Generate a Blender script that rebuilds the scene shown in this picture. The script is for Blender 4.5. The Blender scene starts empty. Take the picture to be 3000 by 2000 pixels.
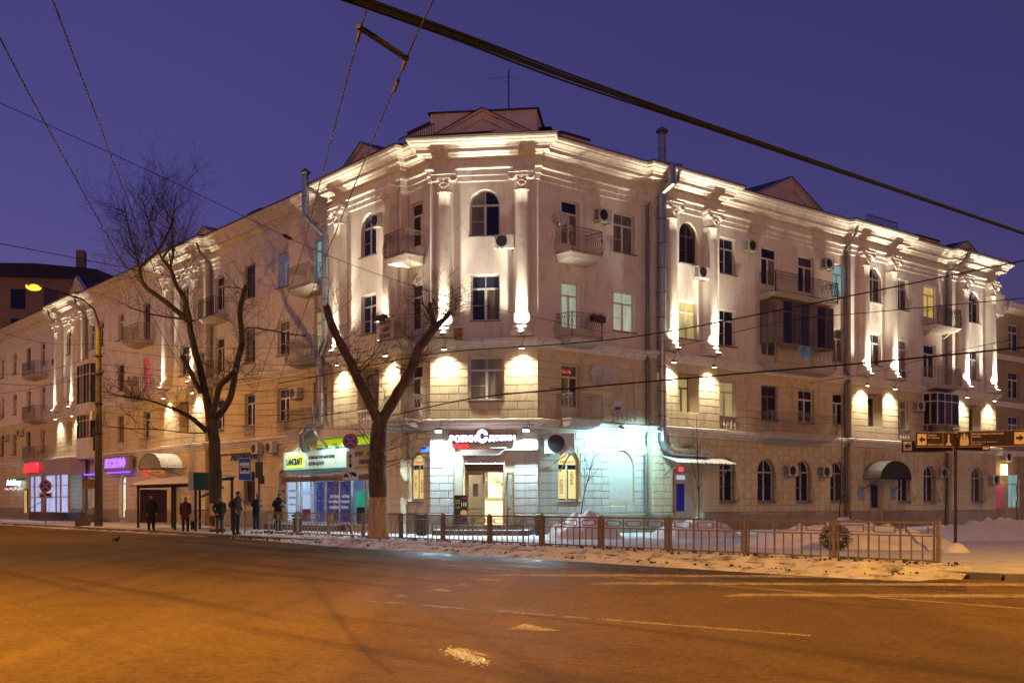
import bpy, math, random
from mathutils import Matrix, Vector
random.seed(7)
R_ = math.radians
sc = bpy.context.scene
COL = sc.collection

# ------------------------------------------------------------------ camera
cam_d = bpy.data.cameras.new('camera'); cam = bpy.data.objects.new('camera', cam_d); COL.objects.link(cam)
cam.location = (0, 0, 1.35); cam.rotation_euler = (R_(90), 0, 0)
cam_d.sensor_width = 36; cam_d.lens = 36*3195/3000; cam_d.shift_y = 472/3000
cam_d.clip_start = 0.1; cam_d.clip_end = 3000
sc.camera = cam
# ------------------------------------------------------------------ dusk sky
w = bpy.data.worlds.new('World'); sc.world = w; w.use_nodes = True
nt = w.node_tree; nt.nodes.clear()
o_ = nt.nodes.new('ShaderNodeOutputWorld'); bg = nt.nodes.new('ShaderNodeBackground')
sky = nt.nodes.new('ShaderNodeTexSky'); sky.sky_type = 'NISHITA'; sky.sun_disc = False
sky.sun_elevation = R_(-2.5); sky.sun_rotation = R_(-70)
tint = nt.nodes.new('ShaderNodeMix'); tint.data_type = 'RGBA'; tint.blend_type = 'MULTIPLY'; tint.inputs[0].default_value = 1
tint.inputs[7].default_value = (0.05, 0.04, 0.075, 1)
# low cloud lit by the city: paler near the horizon, a little warmer towards the street on the left
tc = nt.nodes.new('ShaderNodeTexCoord'); sep = nt.nodes.new('ShaderNodeSeparateXYZ')
ramp = nt.nodes.new('ShaderNodeValToRGB'); e = ramp.color_ramp.elements
e[0].position = 0.0; e[0].color = (0.105, 0.070, 0.170, 1)
e[1].position = 1.0; e[1].color = (0.022, 0.019, 0.085, 1)
m_ = e.new(0.25); m_.color = (0.050, 0.043, 0.165, 1)
m2_ = e.new(0.5); m2_.color = (0.034, 0.029, 0.122, 1)
side = nt.nodes.new('ShaderNodeMapRange'); side.inputs[1].default_value = -0.6; side.inputs[2].default_value = 0.6
side.inputs[3].default_value = 1.30; side.inputs[4].default_value = 0.70
sm = nt.nodes.new('ShaderNodeMix'); sm.data_type = 'RGBA'; sm.blend_type = 'MULTIPLY'; sm.inputs[0].default_value = 1
cl = nt.nodes.new('ShaderNodeTexNoise'); cl.inputs['Scale'].default_value = 2.2; cl.inputs['Detail'].default_value = 4
clr = nt.nodes.new('ShaderNodeMapRange'); clr.inputs[3].default_value = 0.84; clr.inputs[4].default_value = 1.16
cm = nt.nodes.new('ShaderNodeMath'); cm.operation = 'MULTIPLY'
add = nt.nodes.new('ShaderNodeMix'); add.data_type = 'RGBA'; add.blend_type = 'ADD'; add.inputs[0].default_value = 1
L = nt.links.new
L(tc.outputs['Generated'], sep.inputs[0]); L(sep.outputs[2], ramp.inputs[0]); L(sep.outputs[0], side.inputs[0])
L(tc.outputs['Generated'], cl.inputs[0]); L(cl.outputs[0], clr.inputs[0]); L(clr.outputs[0], cm.inputs[0]); L(side.outputs[0], cm.inputs[1])
L(ramp.outputs[0], sm.inputs[6]); L(cm.outputs[0], sm.inputs[7])
L(sky.outputs[0], tint.inputs[6]); L(tint.outputs[2], add.inputs[6]); L(sm.outputs[2], add.inputs[7])
L(add.outputs[2], bg.inputs[0]); bg.inputs[1].default_value = 1.13
L(bg.outputs[0], o_.inputs[0])
# ------------------------------------------------------------------ exposure and render settings
vs = sc.view_settings; vs.view_transform = 'Standard'; vs.look = 'None'; vs.exposure = 0.0; vs.gamma = 1.0; vs.use_curve_mapping = False
cy = sc.cycles
cy.use_denoising = True
try: cy.denoiser = 'OPENIMAGEDENOISE'
except Exception: pass
cy.max_bounces = 5; cy.diffuse_bounces = 4; cy.glossy_bounces = 3; cy.transmission_bounces = 4; cy.transparent_max_bounces = 8
cy.sample_clamp_indirect = 4; cy.caustics_reflective = False; cy.caustics_refractive = False
cy.use_light_tree = True
# lamp powers (watts) and colours
P_SODIUM = 7000; C_SODIUM = (1.0, 0.45, 0.02)
P_UP = 2700; P_DOWN = 620; C_WARM = (1.0, 0.89, 0.64)
P_FLOOD = 560; C_FLOOD = (0.56, 0.86, 1.0); C_FLOOD2 = (0.42, 0.90, 1.0)

# ------------------------------------------------------------------ frames of the corner building
an = math.atan(2617/3195)
dL = Vector((-math.sin(an), math.cos(an), 0)); nL = Vector((-math.cos(an), -math.sin(an), 0))
dR = Vector((math.cos(an), math.sin(an), 0)); nR = Vector((math.sin(an), -math.cos(an), 0))
PCL = Vector((-3.49, 46.8, 0)); PCR = Vector((1.13, 46.2, 0))
dC = (PCR-PCL).normalized(); nC = Vector((dC.y, -dC.x, 0)); LC = (PCR-PCL).length
def frame(o, x, n):
    M = Matrix.Identity(4); y = -n
    for i in range(3): M[i][0] = x[i]; M[i][1] = y[i]; M[i][3] = o[i]
    return M
FR = frame(PCR, dR, nR); FL = frame(PCL, -dL, nL); FC = frame(PCL, dC, nC)
def T(x, y, z): return Matrix.Translation((x, y, z))
def RZ(a): return Matrix.Rotation(R_(a), 4, 'Z')
def RX(a): return Matrix.Rotation(R_(a), 4, 'X')
def RY(a): return Matrix.Rotation(R_(a), 4, 'Y')
def S3(x, y, z): return Matrix.Diagonal((x, y, z, 1))

# ------------------------------------------------------------------ mesh and object helpers
class MB:
    def __init__(s): s.v = []; s.f = []; s.m = []; s.mi = 0
    def add(s, vs, fs):
        o = len(s.v); s.v += [tuple(p) for p in vs]; s.f += [tuple(i+o for i in f) for f in fs]; s.m += [s.mi]*len(fs); return s
    def quad(s, a, b, c, d): return s.add([a, b, c, d], [(0, 1, 2, 3)])
    def box(s, x0, x1, y0, y1, z0, z1, M=None):
        vs = [Vector((x, y, z)) for x in (x0, x1) for y in (y0, y1) for z in (z0, z1)]
        if M: vs = [M @ p for p in vs]
        return s.add(vs, [(0, 1, 3, 2), (4, 6, 7, 5), (0, 4, 5, 1), (2, 3, 7, 6), (0, 2, 6, 4), (1, 5, 7, 3)])
    def bar(s, p, q, w, h=None):
        p = Vector(p); q = Vector(q); h = h or w; d = (q-p); l = d.length
        if l < 1e-6: return s
        d /= l; up = Vector((0, 0, 1)) if abs(d.z) < .95 else Vector((0, 1, 0))
        a = d.cross(up).normalized(); b = a.cross(d).normalized()
        M = Matrix.Identity(4)
        for i in range(3): M[i][0] = d[i]; M[i][1] = a[i]; M[i][2] = b[i]; M[i][3] = p[i]
        return s.box(0, l, -w/2, w/2, -h/2, h/2, M)
    def tube(s, pts, r, n=6, cap=True):
        pts = [Vector(p) for p in pts]; k = len(pts); rs = r if isinstance(r, (list, tuple)) else [r]*k
        vs = []; fs = []; a = None
        for i, p in enumerate(pts):
            d = (pts[min(i+1, k-1)]-pts[max(i-1, 0)])
            if d.length < 1e-7: d = Vector((0, 0, 1))
            d.normalize()
            if a is None:
                a = d.cross(Vector((0, 0, 1)) if abs(d.z) < .9 else Vector((1, 0, 0))).normalized()
            else:
                a = (a-d*a.dot(d))
                a = a.normalized() if a.length > 1e-6 else d.orthogonal().normalized()
            b = d.cross(a)
            for j in range(n):
                t = 2*math.pi*j/n; vs.append(p+(a*math.cos(t)+b*math.sin(t))*rs[i])
        for i in range(k-1):
            for j in range(n):
                j2 = (j+1) % n; fs.append((i*n+j, i*n+j2, (i+1)*n+j2, (i+1)*n+j))
        if cap: fs.append(tuple(range(n-1, -1, -1))); fs.append(tuple((k-1)*n+j for j in range(n)))
        return s.add(vs, fs)
    def lathe(s, prof, n=16, c=(0, 0), M=None, a0=0, a1=360, cap=True):
        full = abs(a1-a0) >= 359.9; k = n if full else n+1; vs = []; fs = []
        for r, z in prof:
            for j in range(k):
                t = R_(a0+(a1-a0)*j/n); vs.append(Vector((c[0]+r*math.cos(t), c[1]+r*math.sin(t), z)))
        for i in range(len(prof)-1):
            for j in range(n):
                j2 = (j+1) % k; fs.append((i*k+j, i*k+j2, (i+1)*k+j2, (i+1)*k+j))
        if cap and full: fs.append(tuple(range(k-1, -1, -1))); fs.append(tuple((len(prof)-1)*k+j for j in range(k)))
        if M: vs = [M @ p for p in vs]
        return s.add(vs, fs)
    def prism(s, poly, y0, y1, M=None):      # polygon in xz, pushed along y
        n = len(poly); vs = [Vector((x, y, z)) for y in (y0, y1) for x, z in poly]
        if M: vs = [M @ p for p in vs]
        return s.add(vs, [tuple(range(n)), tuple(range(2*n-1, n-1, -1))]+[(i, i+n, (i+1) % n+n, (i+1) % n) for i in range(n)])
    def flat(s, poly, z0, z1, M=None):       # polygon in xy, pushed along z
        n = len(poly); vs = [Vector((x, y, z)) for z in (z0, z1) for x, y in poly]
        if M: vs = [M @ p for p in vs]
        return s.add(vs, [tuple(range(n-1, -1, -1)), tuple(range(n, 2*n))]+[(i, (i+1) % n, (i+1) % n+n, i+n) for i in range(n)])
    def ell(s, c, r, n=10, m=7, M=None):
        vs = []; fs = []
        for i in range(m+1):
            ph = math.pi*i/m
            for j in range(n):
                t = 2*math.pi*j/n
                p = Vector((c[0]+r[0]*math.sin(ph)*math.cos(t), c[1]+r[1]*math.sin(ph)*math.sin(t), c[2]+r[2]*math.cos(ph)))
                vs.append(M @ p if M else p)
        for i in range(m):
            for j in range(n): j2 = (j+1) % n; fs.append((i*n+j, (i+1)*n+j, (i+1)*n+j2, i*n+j2))
        return s.add(vs, fs)
    def mesh(s, name, mats, smooth=False):
        me = bpy.data.meshes.new(name); me.from_pydata(s.v, [], s.f)
        for m in (mats if isinstance(mats, (list, tuple)) else [mats]): me.materials.append(m)
        if any(s.m): me.polygons.foreach_set('material_index', s.m)
        if smooth: me.polygons.foreach_set('use_smooth', [True]*len(me.polygons))
        me.update(); return me
    def build(s, name, mats, parent=None, M=None, smooth=False, **kw):
        return link(name, s.mesh(name, mats, smooth), parent, M, **kw)
WORLD = {}
I4 = Matrix.Identity(4)
def link(name, data, parent=None, M=None, mat=None, **kw):
    o = bpy.data.objects.new(name, data); COL.objects.link(o); M = M if M is not None else I4
    if parent is not None:
        o.parent = parent; o.matrix_basis = WORLD[parent].inverted() @ M
    else: o.matrix_basis = M
    WORLD[o] = M.copy()
    if mat is not None:
        o.material_slots[0].link = 'OBJECT'; o.material_slots[0].material = mat
    for k, v in kw.items(): o[k] = v
    return o
def thing(name, label, cat, M=None, group=None):
    o = bpy.data.objects.new(name, None); COL.objects.link(o); o.empty_display_size = .3
    M = M if M is not None else I4
    o.matrix_basis = M; WORLD[o] = M.copy(); o['label'] = label; o['category'] = cat
    if group: o['group'] = group
    return o
def tag(o, label, cat, group=None):
    o['label'] = label; o['category'] = cat
    if group: o['group'] = group
    return o
def struct(o): o['kind'] = 'structure'; return o
def copy_part(o, parent, M):      # M: new world matrix of the parent
    c = o.copy(); COL.objects.link(c)
    rel = WORLD[o.parent].inverted() @ WORLD[o] if o.parent else I4
    c.parent = parent; c.matrix_basis = rel; WORLD[c] = WORLD[parent] @ rel
    for ch in list(KIDS.get(o, [])): copy_part(ch, c, None)
    return c
KIDS = {}
def kids(o): return [c for c in o.children]
def copy_thing(o, M, label=None):
    c = o.copy(); COL.objects.link(c); c.parent = None; c.matrix_basis = M; WORLD[c] = M.copy()
    if label: c['label'] = label
    def rec(src, dst):
        for ch in kids(src):
            k = ch.copy(); COL.objects.link(k); rel = WORLD[src].inverted() @ WORLD[ch]
            k.parent = dst; k.matrix_basis = rel; WORLD[k] = WORLD[dst] @ rel; rec(ch, k)
    rec(o, c); return c
def lamp(name, kind, parent, M, power, color, radius=.05, angle=60, blend=.5):
    d = bpy.data.lights.new(name, kind); d.energy = power; d.color = color
    if kind != 'AREA': d.shadow_soft_size = radius
    if kind == 'SPOT': d.spot_size = R_(angle); d.spot_blend = blend
    return link(name, d, parent, M)
def text(s, M, wd, ht, mat, parent, name='lettering', depth=.004, fat=0.0, rot=False):
    """flat lettering in the local xz plane, lower left at M's origin, fitted into wd x ht"""
    cu = bpy.data.curves.new('t', 'FONT'); cu.body = s; cu.extrude = .01; cu.offset = fat; cu.resolution_u = 2
    ob = bpy.data.objects.new('t', cu); COL.objects.link(ob)
    me = bpy.data.meshes.new_from_object(ob); bpy.data.objects.remove(ob); bpy.data.curves.remove(cu)
    xs = [v.co.x for v in me.vertices]; ys = [v.co.y for v in me.vertices]; x0, x1, y0, y1 = min(xs), max(xs), min(ys), max(ys)
    for v in me.vertices:
        a = (v.co.x-x0)/(x1-x0); b = (v.co.y-y0)/(y1-y0); d = -depth if v.co.z > 0 else 0
        v.co = ((1-b)*wd, d, a*ht) if rot else (a*wd, d, b*ht)
    me.materials.clear(); me.materials.append(mat); me.name = name
    return link(name, me, parent, M)

# ------------------------------------------------------------------ materials
def newmat(name):
    m = bpy.data.materials.new(name); m.use_nodes = True; t = m.node_tree; return m, t, t.nodes['Principled BSDF']
def node(t, kind, **inp):
    n = t.nodes.new(kind)
    for k, v in inp.items(): n.inputs[k.replace('_', ' ')].default_value = v
    return n
def mix(t, fac, a, b, blend='MIX'):
    n = t.nodes.new('ShaderNodeMix'); n.data_type = 'RGBA'; n.blend_type = blend
    for i, v in ((0, fac), (6, a), (7, b)):
        if hasattr(v, 'is_linked'): t.links.new(v, n.inputs[i])
        elif isinstance(v, (int, float)): n.inputs[i].default_value = v
        else: n.inputs[i].default_value = (*v, 1)
    return n.outputs[2]
def noise(t, scale, detail=4, coord='Object', rough=.55, dist=0, stretch=None):
    tc = t.nodes.new('ShaderNodeTexCoord'); n = t.nodes.new('ShaderNodeTexNoise')
    n.inputs['Scale'].default_value = scale; n.inputs['Detail'].default_value = detail
    n.inputs['Roughness'].default_value = rough; n.inputs['Distortion'].default_value = dist
    if stretch:
        mp = t.nodes.new('ShaderNodeMapping'); mp.inputs['Scale'].default_value = stretch
        t.links.new(tc.outputs[coord], mp.inputs[0]); t.links.new(mp.outputs[0], n.inputs[0])
    else: t.links.new(tc.outputs[coord], n.inputs[0])
    return n.outputs[0]
def noise_dir(t, scale, ang, st, detail=5, dist=.8):
    tc = t.nodes.new('ShaderNodeTexCoord'); mp = t.nodes.new('ShaderNodeMapping'); mp2 = t.nodes.new('ShaderNodeMapping'); n = t.nodes.new('ShaderNodeTexNoise')
    mp.inputs['Rotation'].default_value = (0, 0, ang); mp2.inputs['Scale'].default_value = st; n.inputs['Scale'].default_value = scale; n.inputs['Detail'].default_value = detail; n.inputs['Distortion'].default_value = dist
    t.links.new(tc.outputs['Object'], mp.inputs[0]); t.links.new(mp.outputs[0], mp2.inputs[0]); t.links.new(mp2.outputs[0], n.inputs[0]); return n.outputs[0]
def remap(t, v, a, b, c=0, d=1):
    n = t.nodes.new('ShaderNodeMapRange'); n.inputs[1].default_value = a; n.inputs[2].default_value = b
    n.inputs[3].default_value = c; n.inputs[4].default_value = d; t.links.new(v, n.inputs[0]); return n.outputs[0]
def bump(t, b, h, strength, dist=.02, prev=None):
    n = t.nodes.new('ShaderNodeBump'); n.inputs['Strength'].default_value = strength; n.inputs['Distance'].default_value = dist
    t.links.new(h, n.inputs['Height'])
    if prev is not None: t.links.new(prev, n.inputs['Normal'])
    t.links.new(n.outputs[0], b.inputs['Normal']); return n.outputs[0]
def plaster(name, c1, c2, dirt=(.30, .22, .15), rough=.9, bs=.35):
    m, t, b = newmat(name)
    col = mix(t, remap(t, noise(t, .9, 5), .35, .7), c1, c2)
    col = mix(t, remap(t, noise(t, 2.3, 8, dist=1.2, stretch=(1, 1, .35)), .54, .78, 0, .7), col, dirt)
    col = mix(t, remap(t, noise(t, 1.3, 6, stretch=(2.4, 2.4, .10)), .56, .74, 0, .45), col, dirt)
    t.links.new(col, b.inputs['Base Color']); b.inputs['Roughness'].default_value = rough
    n1 = bump(t, b, noise(t, 26, 6, rough=.7), bs, .012)
    bump(t, b, noise(t, 3.5, 4, rough=.6), bs*.9, .03, n1); return m
def plain(name, c, rough=.6, metal=0, var=.15, scale=8, bs=0, coat=0):
    m, t, b = newmat(name)
    d = tuple(max(0, x*(1-var*2)) for x in c); l = tuple(min(1, x*(1+var)) for x in c)
    t.links.new(mix(t, remap(t, noise(t, scale, 5), .3, .7), d, l), b.inputs['Base Color'])
    b.inputs['Roughness'].default_value = rough; b.inputs['Metallic'].default_value = metal; b.inputs['Coat Weight'].default_value = coat
    if bs: bump(t, b, noise(t, scale*4, 4), bs, .01)
    return m
def emit(name, c, s, var=0, scale=3, stretch=None):
    m, t, b = newmat(name); b.inputs['Base Color'].default_value = (*[min(1, x*.6) for x in c], 1); b.inputs['Roughness'].default_value = .3
    if var:
        t.links.new(mix(t, remap(t, noise(t, scale, 3, stretch=stretch), .3, .7), tuple(x*(1-var) for x in c), c), b.inputs['Emission Color'])
    else: b.inputs['Emission Color'].default_value = (*c, 1)
    b.inputs['Emission Strength'].default_value = s; return m
def pane(name, c, rough=.06, var=.5):
    m, t, b = newmat(name)
    t.links.new(mix(t, remap(t, noise(t, 1.6, 2, stretch=(3, 1, .35)), .4, .62), tuple(x*(1-var) for x in c), c), b.inputs['Base Color'])
    oi = t.nodes.new('ShaderNodeObjectInfo'); wv = t.nodes.new('ShaderNodeTexWave'); wv.inputs['Scale'].default_value = 5; wv.inputs['Distortion'].default_value = 2.5; tcw = t.nodes.new('ShaderNodeTexCoord'); t.links.new(tcw.outputs['Object'], wv.inputs[0])
    lk = b.inputs['Base Color'].links[0].from_socket; c2 = mix(t, remap(t, wv.outputs[0], .2, .8, .55, 0), lk, tuple(x*.35 for x in c)); c3 = mix(t, remap(t, oi.outputs['Random'], 0, 1, 0, .6), c2, tuple(min(1, x*1.5) for x in c)); t.links.new(c3, b.inputs['Base Color'])
    b.inputs['Roughness'].default_value = rough; b.inputs['IOR'].default_value = 1.5
    bump(t, b, noise(t, 1.3, 1), .10, .03); return m
def clear(name, tint=(.9, .95, .95)):
    m, t, b = newmat(name); o = t.nodes['Material Output']; tr = t.nodes.new('ShaderNodeBsdfTransparent'); tr.inputs[0].default_value = (*tint, 1)
    gl = t.nodes.new('ShaderNodeBsdfGlossy'); gl.inputs['Roughness'].default_value = .03; fr = t.nodes.new('ShaderNodeFresnel'); fr.inputs[0].default_value = 1.45
    mx = t.nodes.new('ShaderNodeMixShader'); t.links.new(fr.outputs[0], mx.inputs[0]); t.links.new(tr.outputs[0], mx.inputs[1]); t.links.new(gl.outputs[0], mx.inputs[2])
    t.links.new(mx.outputs[0], o.inputs[0]); t.nodes.remove(b); return m
MW = plaster('white_stucco', (.82, .77, .73), (.74, .68, .64), (.40, .33, .29))
MCR = plaster('white_moulding', (.83, .78, .71), (.74, .68, .61), (.36, .30, .24), bs=.25)
MY = plaster('cream_stucco', (.68, .57, .38), (.60, .49, .32), (.26, .19, .12))
MYB = plaster('cream_block', (.72, .61, .41), (.62, .52, .34), (.27, .20, .13), bs=.45)
MGB = plaster('grey_white_block', (.66, .62, .56), (.57, .52, .46), (.33, .27, .22), bs=.4)
MPL = plaster('plinth_stucco', (.40, .32, .24), (.31, .25, .19), (.16, .12, .09))
MPK = plaster('pale_pink_stucco', (.82, .70, .64), (.74, .61, .55), (.45, .32, .26))
MBG = plaster('beige_stucco', (.42, .33, .22), (.36, .28, .19), (.2, .15, .1))
MDK = plaster('dark_old_plaster', (.48, .30, .17), (.38, .24, .14), (.18, .12, .08))
MROOF = plain('roof_metal', (.055, .045, .045), .5, .3)
MFRM = plain('white_window_frame', (.80, .77, .74), .45)
MFRB = plain('brown_window_frame', (.16, .085, .05), .5)
MIRON = plain('dark_wrought_iron', (.03, .025, .022), .5, .5)
MIRONW = plain('pale_painted_iron', (.34, .29, .25), .55, .1)
MIRONR = plain('rusty_painted_iron', (.23, .15, .11), .65, .1)
MSLAB = plaster('balcony_slab_plaster', (.60, .54, .48), (.48, .42, .37), (.24, .18, .14))
MGALV = plain('galvanised_sheet', (.44, .45, .46), .32, .85, .12, 5)
MGALVD = plain('weathered_sheet', (.22, .22, .24), .42, .7, .2, 5)
MACC = plain('ac_casing', (.62, .60, .55), .5)
MBLK = plain('black_plastic', (.018, .018, .018), .5)
MDGR = plain('dark_grille', (.05, .05, .05), .6)
MWHT = plain('white_paint', (.72, .72, .70), .5)
MCABLE = plain('black_cable', (.002, .002, .002), .9)
MCABLEB = plain('copper_brown_wire', (.03, .022, .016), .5, .2)
GL = [pane('dark_glass', (.020, .018, .026)), pane('dark_glass_curtain', (.11, .085, .065), .08, .8), pane('dark_glass_blue', (.03, .035, .06)), pane('dark_glass_tulle', (.24, .20, .17), .1, .7)]
GLIT = {'cyan': emit('lit_glass_cyan', (.30, .62, .66), .55, .45, 1.5, (3, 1, .5)), 'green': emit('lit_glass_green', (.52, .66, .50), .6, .45, 1.5, (3, 1, .5)),
        'yellow': emit('lit_glass_yellow', (.85, .58, .16), .75, .5, 2, (3, 1, .4)), 'pale': emit('lit_glass_pale', (.62, .52, .22), .5, .4, 2, (3, 1, .4)),
        'blue': emit('lit_glass_blue', (.12, .22, .38), .35, .5, 1.5, (3, 1, .5)), 'red': emit('lit_glass_red', (.8, .05, .08), .5, .5, 2)}
MCLEAR = clear('clear_glass')
# ================================================================== ground: road, pavements, markings
def PL(u, k): return PCL + dL*u + nL*k           # along the left street: u from the corner, k out from the wall
KERB = 6.9
def asphalt():
    m, t, b = newmat('winter_asphalt')
    big = noise(t, .16, 6, dist=.8); mid = noise(t, 1.1, 6); fine = noise(t, 48, 4, rough=.8); track = noise(t, .55, 6, stretch=(1, .10, 1), dist=1.4)
    col = mix(t, remap(t, big, .35, .68), (.105, .066, .026), (.185, .118, .045))
    col = mix(t, remap(t, mid, .45, .72, 0, .65), col, (.066, .043, .022))
    col = mix(t, remap(t, track, .48, .66, 0, .75), col, (.225, .148, .060))
    col = mix(t, remap(t, fine, .42, .72, 0, .7), col, (.30, .20, .10))
    wet = noise_dir(t, .9, math.radians(-39), (1, .07, 1), 6, .6)
    col = mix(t, remap(t, wet, .56, .68, 0, .6), col, (.060, .040, .022))
    col = mix(t, remap(t, noise(t, 6, 8, rough=.8, dist=1), .60, .74, 0, .55), col, (.055, .036, .020))
    grit = noise(t, 11, 11, rough=.86)
    col = mix(t, remap(t, grit, .46, .60, 0, .6), col, (.045, .029, .014)); col = mix(t, remap(t, noise(t, 17, 10, rough=.9), .52, .64, 0, .6), col, (.33, .21, .10))
    t.links.new(col, b.inputs['Base Color'])
    t.links.new(remap(t, big, .3, .7, .55, .80), b.inputs['Roughness']); b.inputs['Specular IOR Level'].default_value = .05
    n1 = bump(t, b, grit, .8, .03); bump(t, b, mid, .25, .03, n1); return m
def snow(name, c1, c2, dirt, lo=.52, hi=.66):
    m, t, b = newmat(name)
    col = mix(t, remap(t, noise(t, 1.2, 6), .35, .65), c1, c2)
    col = mix(t, remap(t, noise(t, 2.1, 9, rough=.7), lo, hi, 0, .9), col, dirt)
    t.links.new(col, b.inputs['Base Color']); b.inputs['Roughness'].default_value = .75
    n1 = bump(t, b, noise(t, 14, 6, rough=.7), .6, .04); bump(t, b, noise(t, 60, 3), .3, .01, n1); return m
MASP = asphalt()
MSNOW = snow('trodden_snow', (.62, .63, .68), (.46, .46, .50), (.20, .17, .15), .56, .74)
MSNOWB = snow('dirty_snow', (.70, .69, .68), (.55, .52, .50), (.12, .085, .06), .50, .64)
MSNOWC = snow('clean_snow', (.80, .80, .82), (.68, .67, .68), (.32, .28, .25), .62, .78)
MKERB = plain('kerb_stone', (.20, .18, .16), .8, 0, .2, 4, .3)
def worn_paint():
    m, t, b = newmat('worn_road_paint'); b.inputs['Base Color'].default_value = (.56, .48, .36, 1); b.inputs['Roughness'].default_value = .7
    wear = noise(t, 1.3, 9, rough=.75); fine = noise(t, 40, 3)
    a = t.nodes.new('ShaderNodeMath'); a.operation = 'MULTIPLY'; t.links.new(remap(t, wear, .36, .60, .25, .92), a.inputs[0]); t.links.new(remap(t, fine, .35, .6, .3, 1.0), a.inputs[1])
    t.links.new(a.outputs[0], b.inputs['Alpha']); return m
MPAINT = worn_paint()
g = MB(); g.quad((-400, -60, -.12), (400, -60, -.12), (400, 700, -.12), (-400, 700, -.12))
struct(g.build('road', MASP))
cor = PL(-27.3, KERB)
pav = [PL(120, KERB), PL(40, KERB), PL(0, KERB), PL(-20, KERB), PL(-25.5, KERB), cor+Vector((.9, -.55, 0)), cor+Vector((3.0, -1.3, 0)), Vector((22, 18.9, 0)), Vector((60, 20, 0)),
       Vector((130, 60, 0)), Vector((130, 220, 0)), Vector((-40, 260, 0))]
g = MB(); g.flat([(p.x, p.y) for p in pav], -.118, 0.0); struct(g.build('pavement', MSNOW))
g = MB()
for i in range(8):
    a, b_ = pav[i], pav[i+1]; d = (b_-a).normalized(); n = Vector((-d.y, d.x, 0)); n = n if i < 99 else n
    out = Vector((d.y, -d.x, 0))
    L_ = (b_-a).length; k = max(1, int(L_/1.0)) if i in (1, 2, 3, 4, 5, 6) else 1
    for j in range(k):
        p = a+(b_-a)*(j/k); q = a+(b_-a)*((j+.985)/k); o = out*.14
        g.add([p+Vector((0, 0, -.119)), q+Vector((0, 0, -.119)), q+o+Vector((0, 0, -.119)), p+o+Vector((0, 0, -.119)),
               p+Vector((0, 0, .012)), q+Vector((0, 0, .012)), q+o+Vector((0, 0, .004)), p+o+Vector((0, 0, .004))], [(0, 1, 5, 4), (1, 2, 6, 5), (2, 3, 7, 6), (3, 0, 4, 7), (4, 5, 6, 7)])
struct(g.build('kerb', MKERB))
# painted markings on the asphalt
ZM = -.116
def mark(name, polys):
    g = MB()
    for P in polys: g.add([(x, y, ZM) for x, y in P], [tuple(range(len(P)))])
    return struct(g.build(name, MPAINT))
def stripe(a, b, w):
    a = Vector((*a, 0)); b = Vector((*b, 0)); d = (b-a).normalized(); n = Vector((-d.y, d.x, 0))*w/2
    return [tuple((p)[:2]) for p in (a-n, b-n, b+n, a+n)]
mark('lane_line', [stripe((-1.84, 26.12), (9.5, 12.2), .13)])
mark('edge_line', [stripe((-2.12, 16.3), (3.3, 12.05), .11)])
mark('crossing_stripe', [[(-.6, 21.95), (10.5, 21.05), (10.6, 21.8), (-.1, 22.5)]])
mark('crossing_stripe', [[(1.3, 19.65), (14, 19.0), (14, 19.75), (1.75, 20.15)]])
mark('crossing_stripe', [[(3.3, 17.15), (14, 16.55), (14, 17.25), (3.7, 17.65)]])
for tri in ([(-.75, 20.5), (-.18, 20.7), (-.52, 21.35)], [(-1.12, 19.2), (-.52, 19.2), (-.92, 19.85)], [(-1.5, 18.05), (-.92, 18.05), (-1.27, 18.65)],
            [(-1.88, 17.05), (-1.58, 17.05), (-1.76, 17.45)], [(-.05, 12.65), (.56, 12.5), (.15, 13.25)], [(-.62, 10.9), (-.15, 10.35), (-.51, 11.1)]):
    mark('give_way_tooth', [tri])
def slush():
    m, t, b = newmat('wet_slush'); b.inputs['Base Color'].default_value = (.055, .042, .032, 1); t.links.new(remap(t, noise(t, 3, 5), .35, .65, .34, .7), b.inputs['Roughness'])
    a = t.nodes.new('ShaderNodeMath'); a.operation = 'MULTIPLY'; t.links.new(remap(t, noise_dir(t, .8, math.radians(-39), (1, .12, 1), 7, .5), .42, .60), a.inputs[0]); t.links.new(remap(t, noise(t, 9, 6, rough=.75), .35, .62), a.inputs[1]); t.links.new(a.outputs[0], b.inputs['Alpha'])
    bump(t, b, noise(t, 20, 5), .5, .02); g = MB(); P = [PL(6, 7.0), PL(-28, 7.4), PL(-29.5, 10.2), PL(-8, 11.5), PL(8, 10.5)]; g.add([(p.x, p.y, -.1185) for p in P], [tuple(range(len(P)))])
    o = tag(g.build('slush', m), 'dark wet slush on the asphalt along the snow ridge', 'slush'); o['kind'] = 'stuff'
slush()
def scatter_ice():
    g = MB(); r = random.Random(5)
    for i in range(420):
        t = r.random(); x = -.62+.36*t+r.gauss(0, .045); y = 10.85-.85*t+r.gauss(0, .10); s = r.uniform(.006, .022)
        h = r.uniform(.004, .012); a = r.random()*6
        g.add([(x+s*math.cos(a), y+s*math.sin(a), ZM), (x+s*math.cos(a+2), y+s*math.sin(a+2), ZM), (x+s*math.cos(a+4), y+s*math.sin(a+4), ZM), (x, y, ZM+h)], [(0, 1, 3), (1, 2, 3), (2, 0, 3)])
    tag(g.build('ice_crumbs', plain('blue_white_ice', (.62, .70, .92), .2)), 'scatter of white ice crumbs on the near asphalt', 'ice')['kind'] = 'stuff'
scatter_ice()

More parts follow.
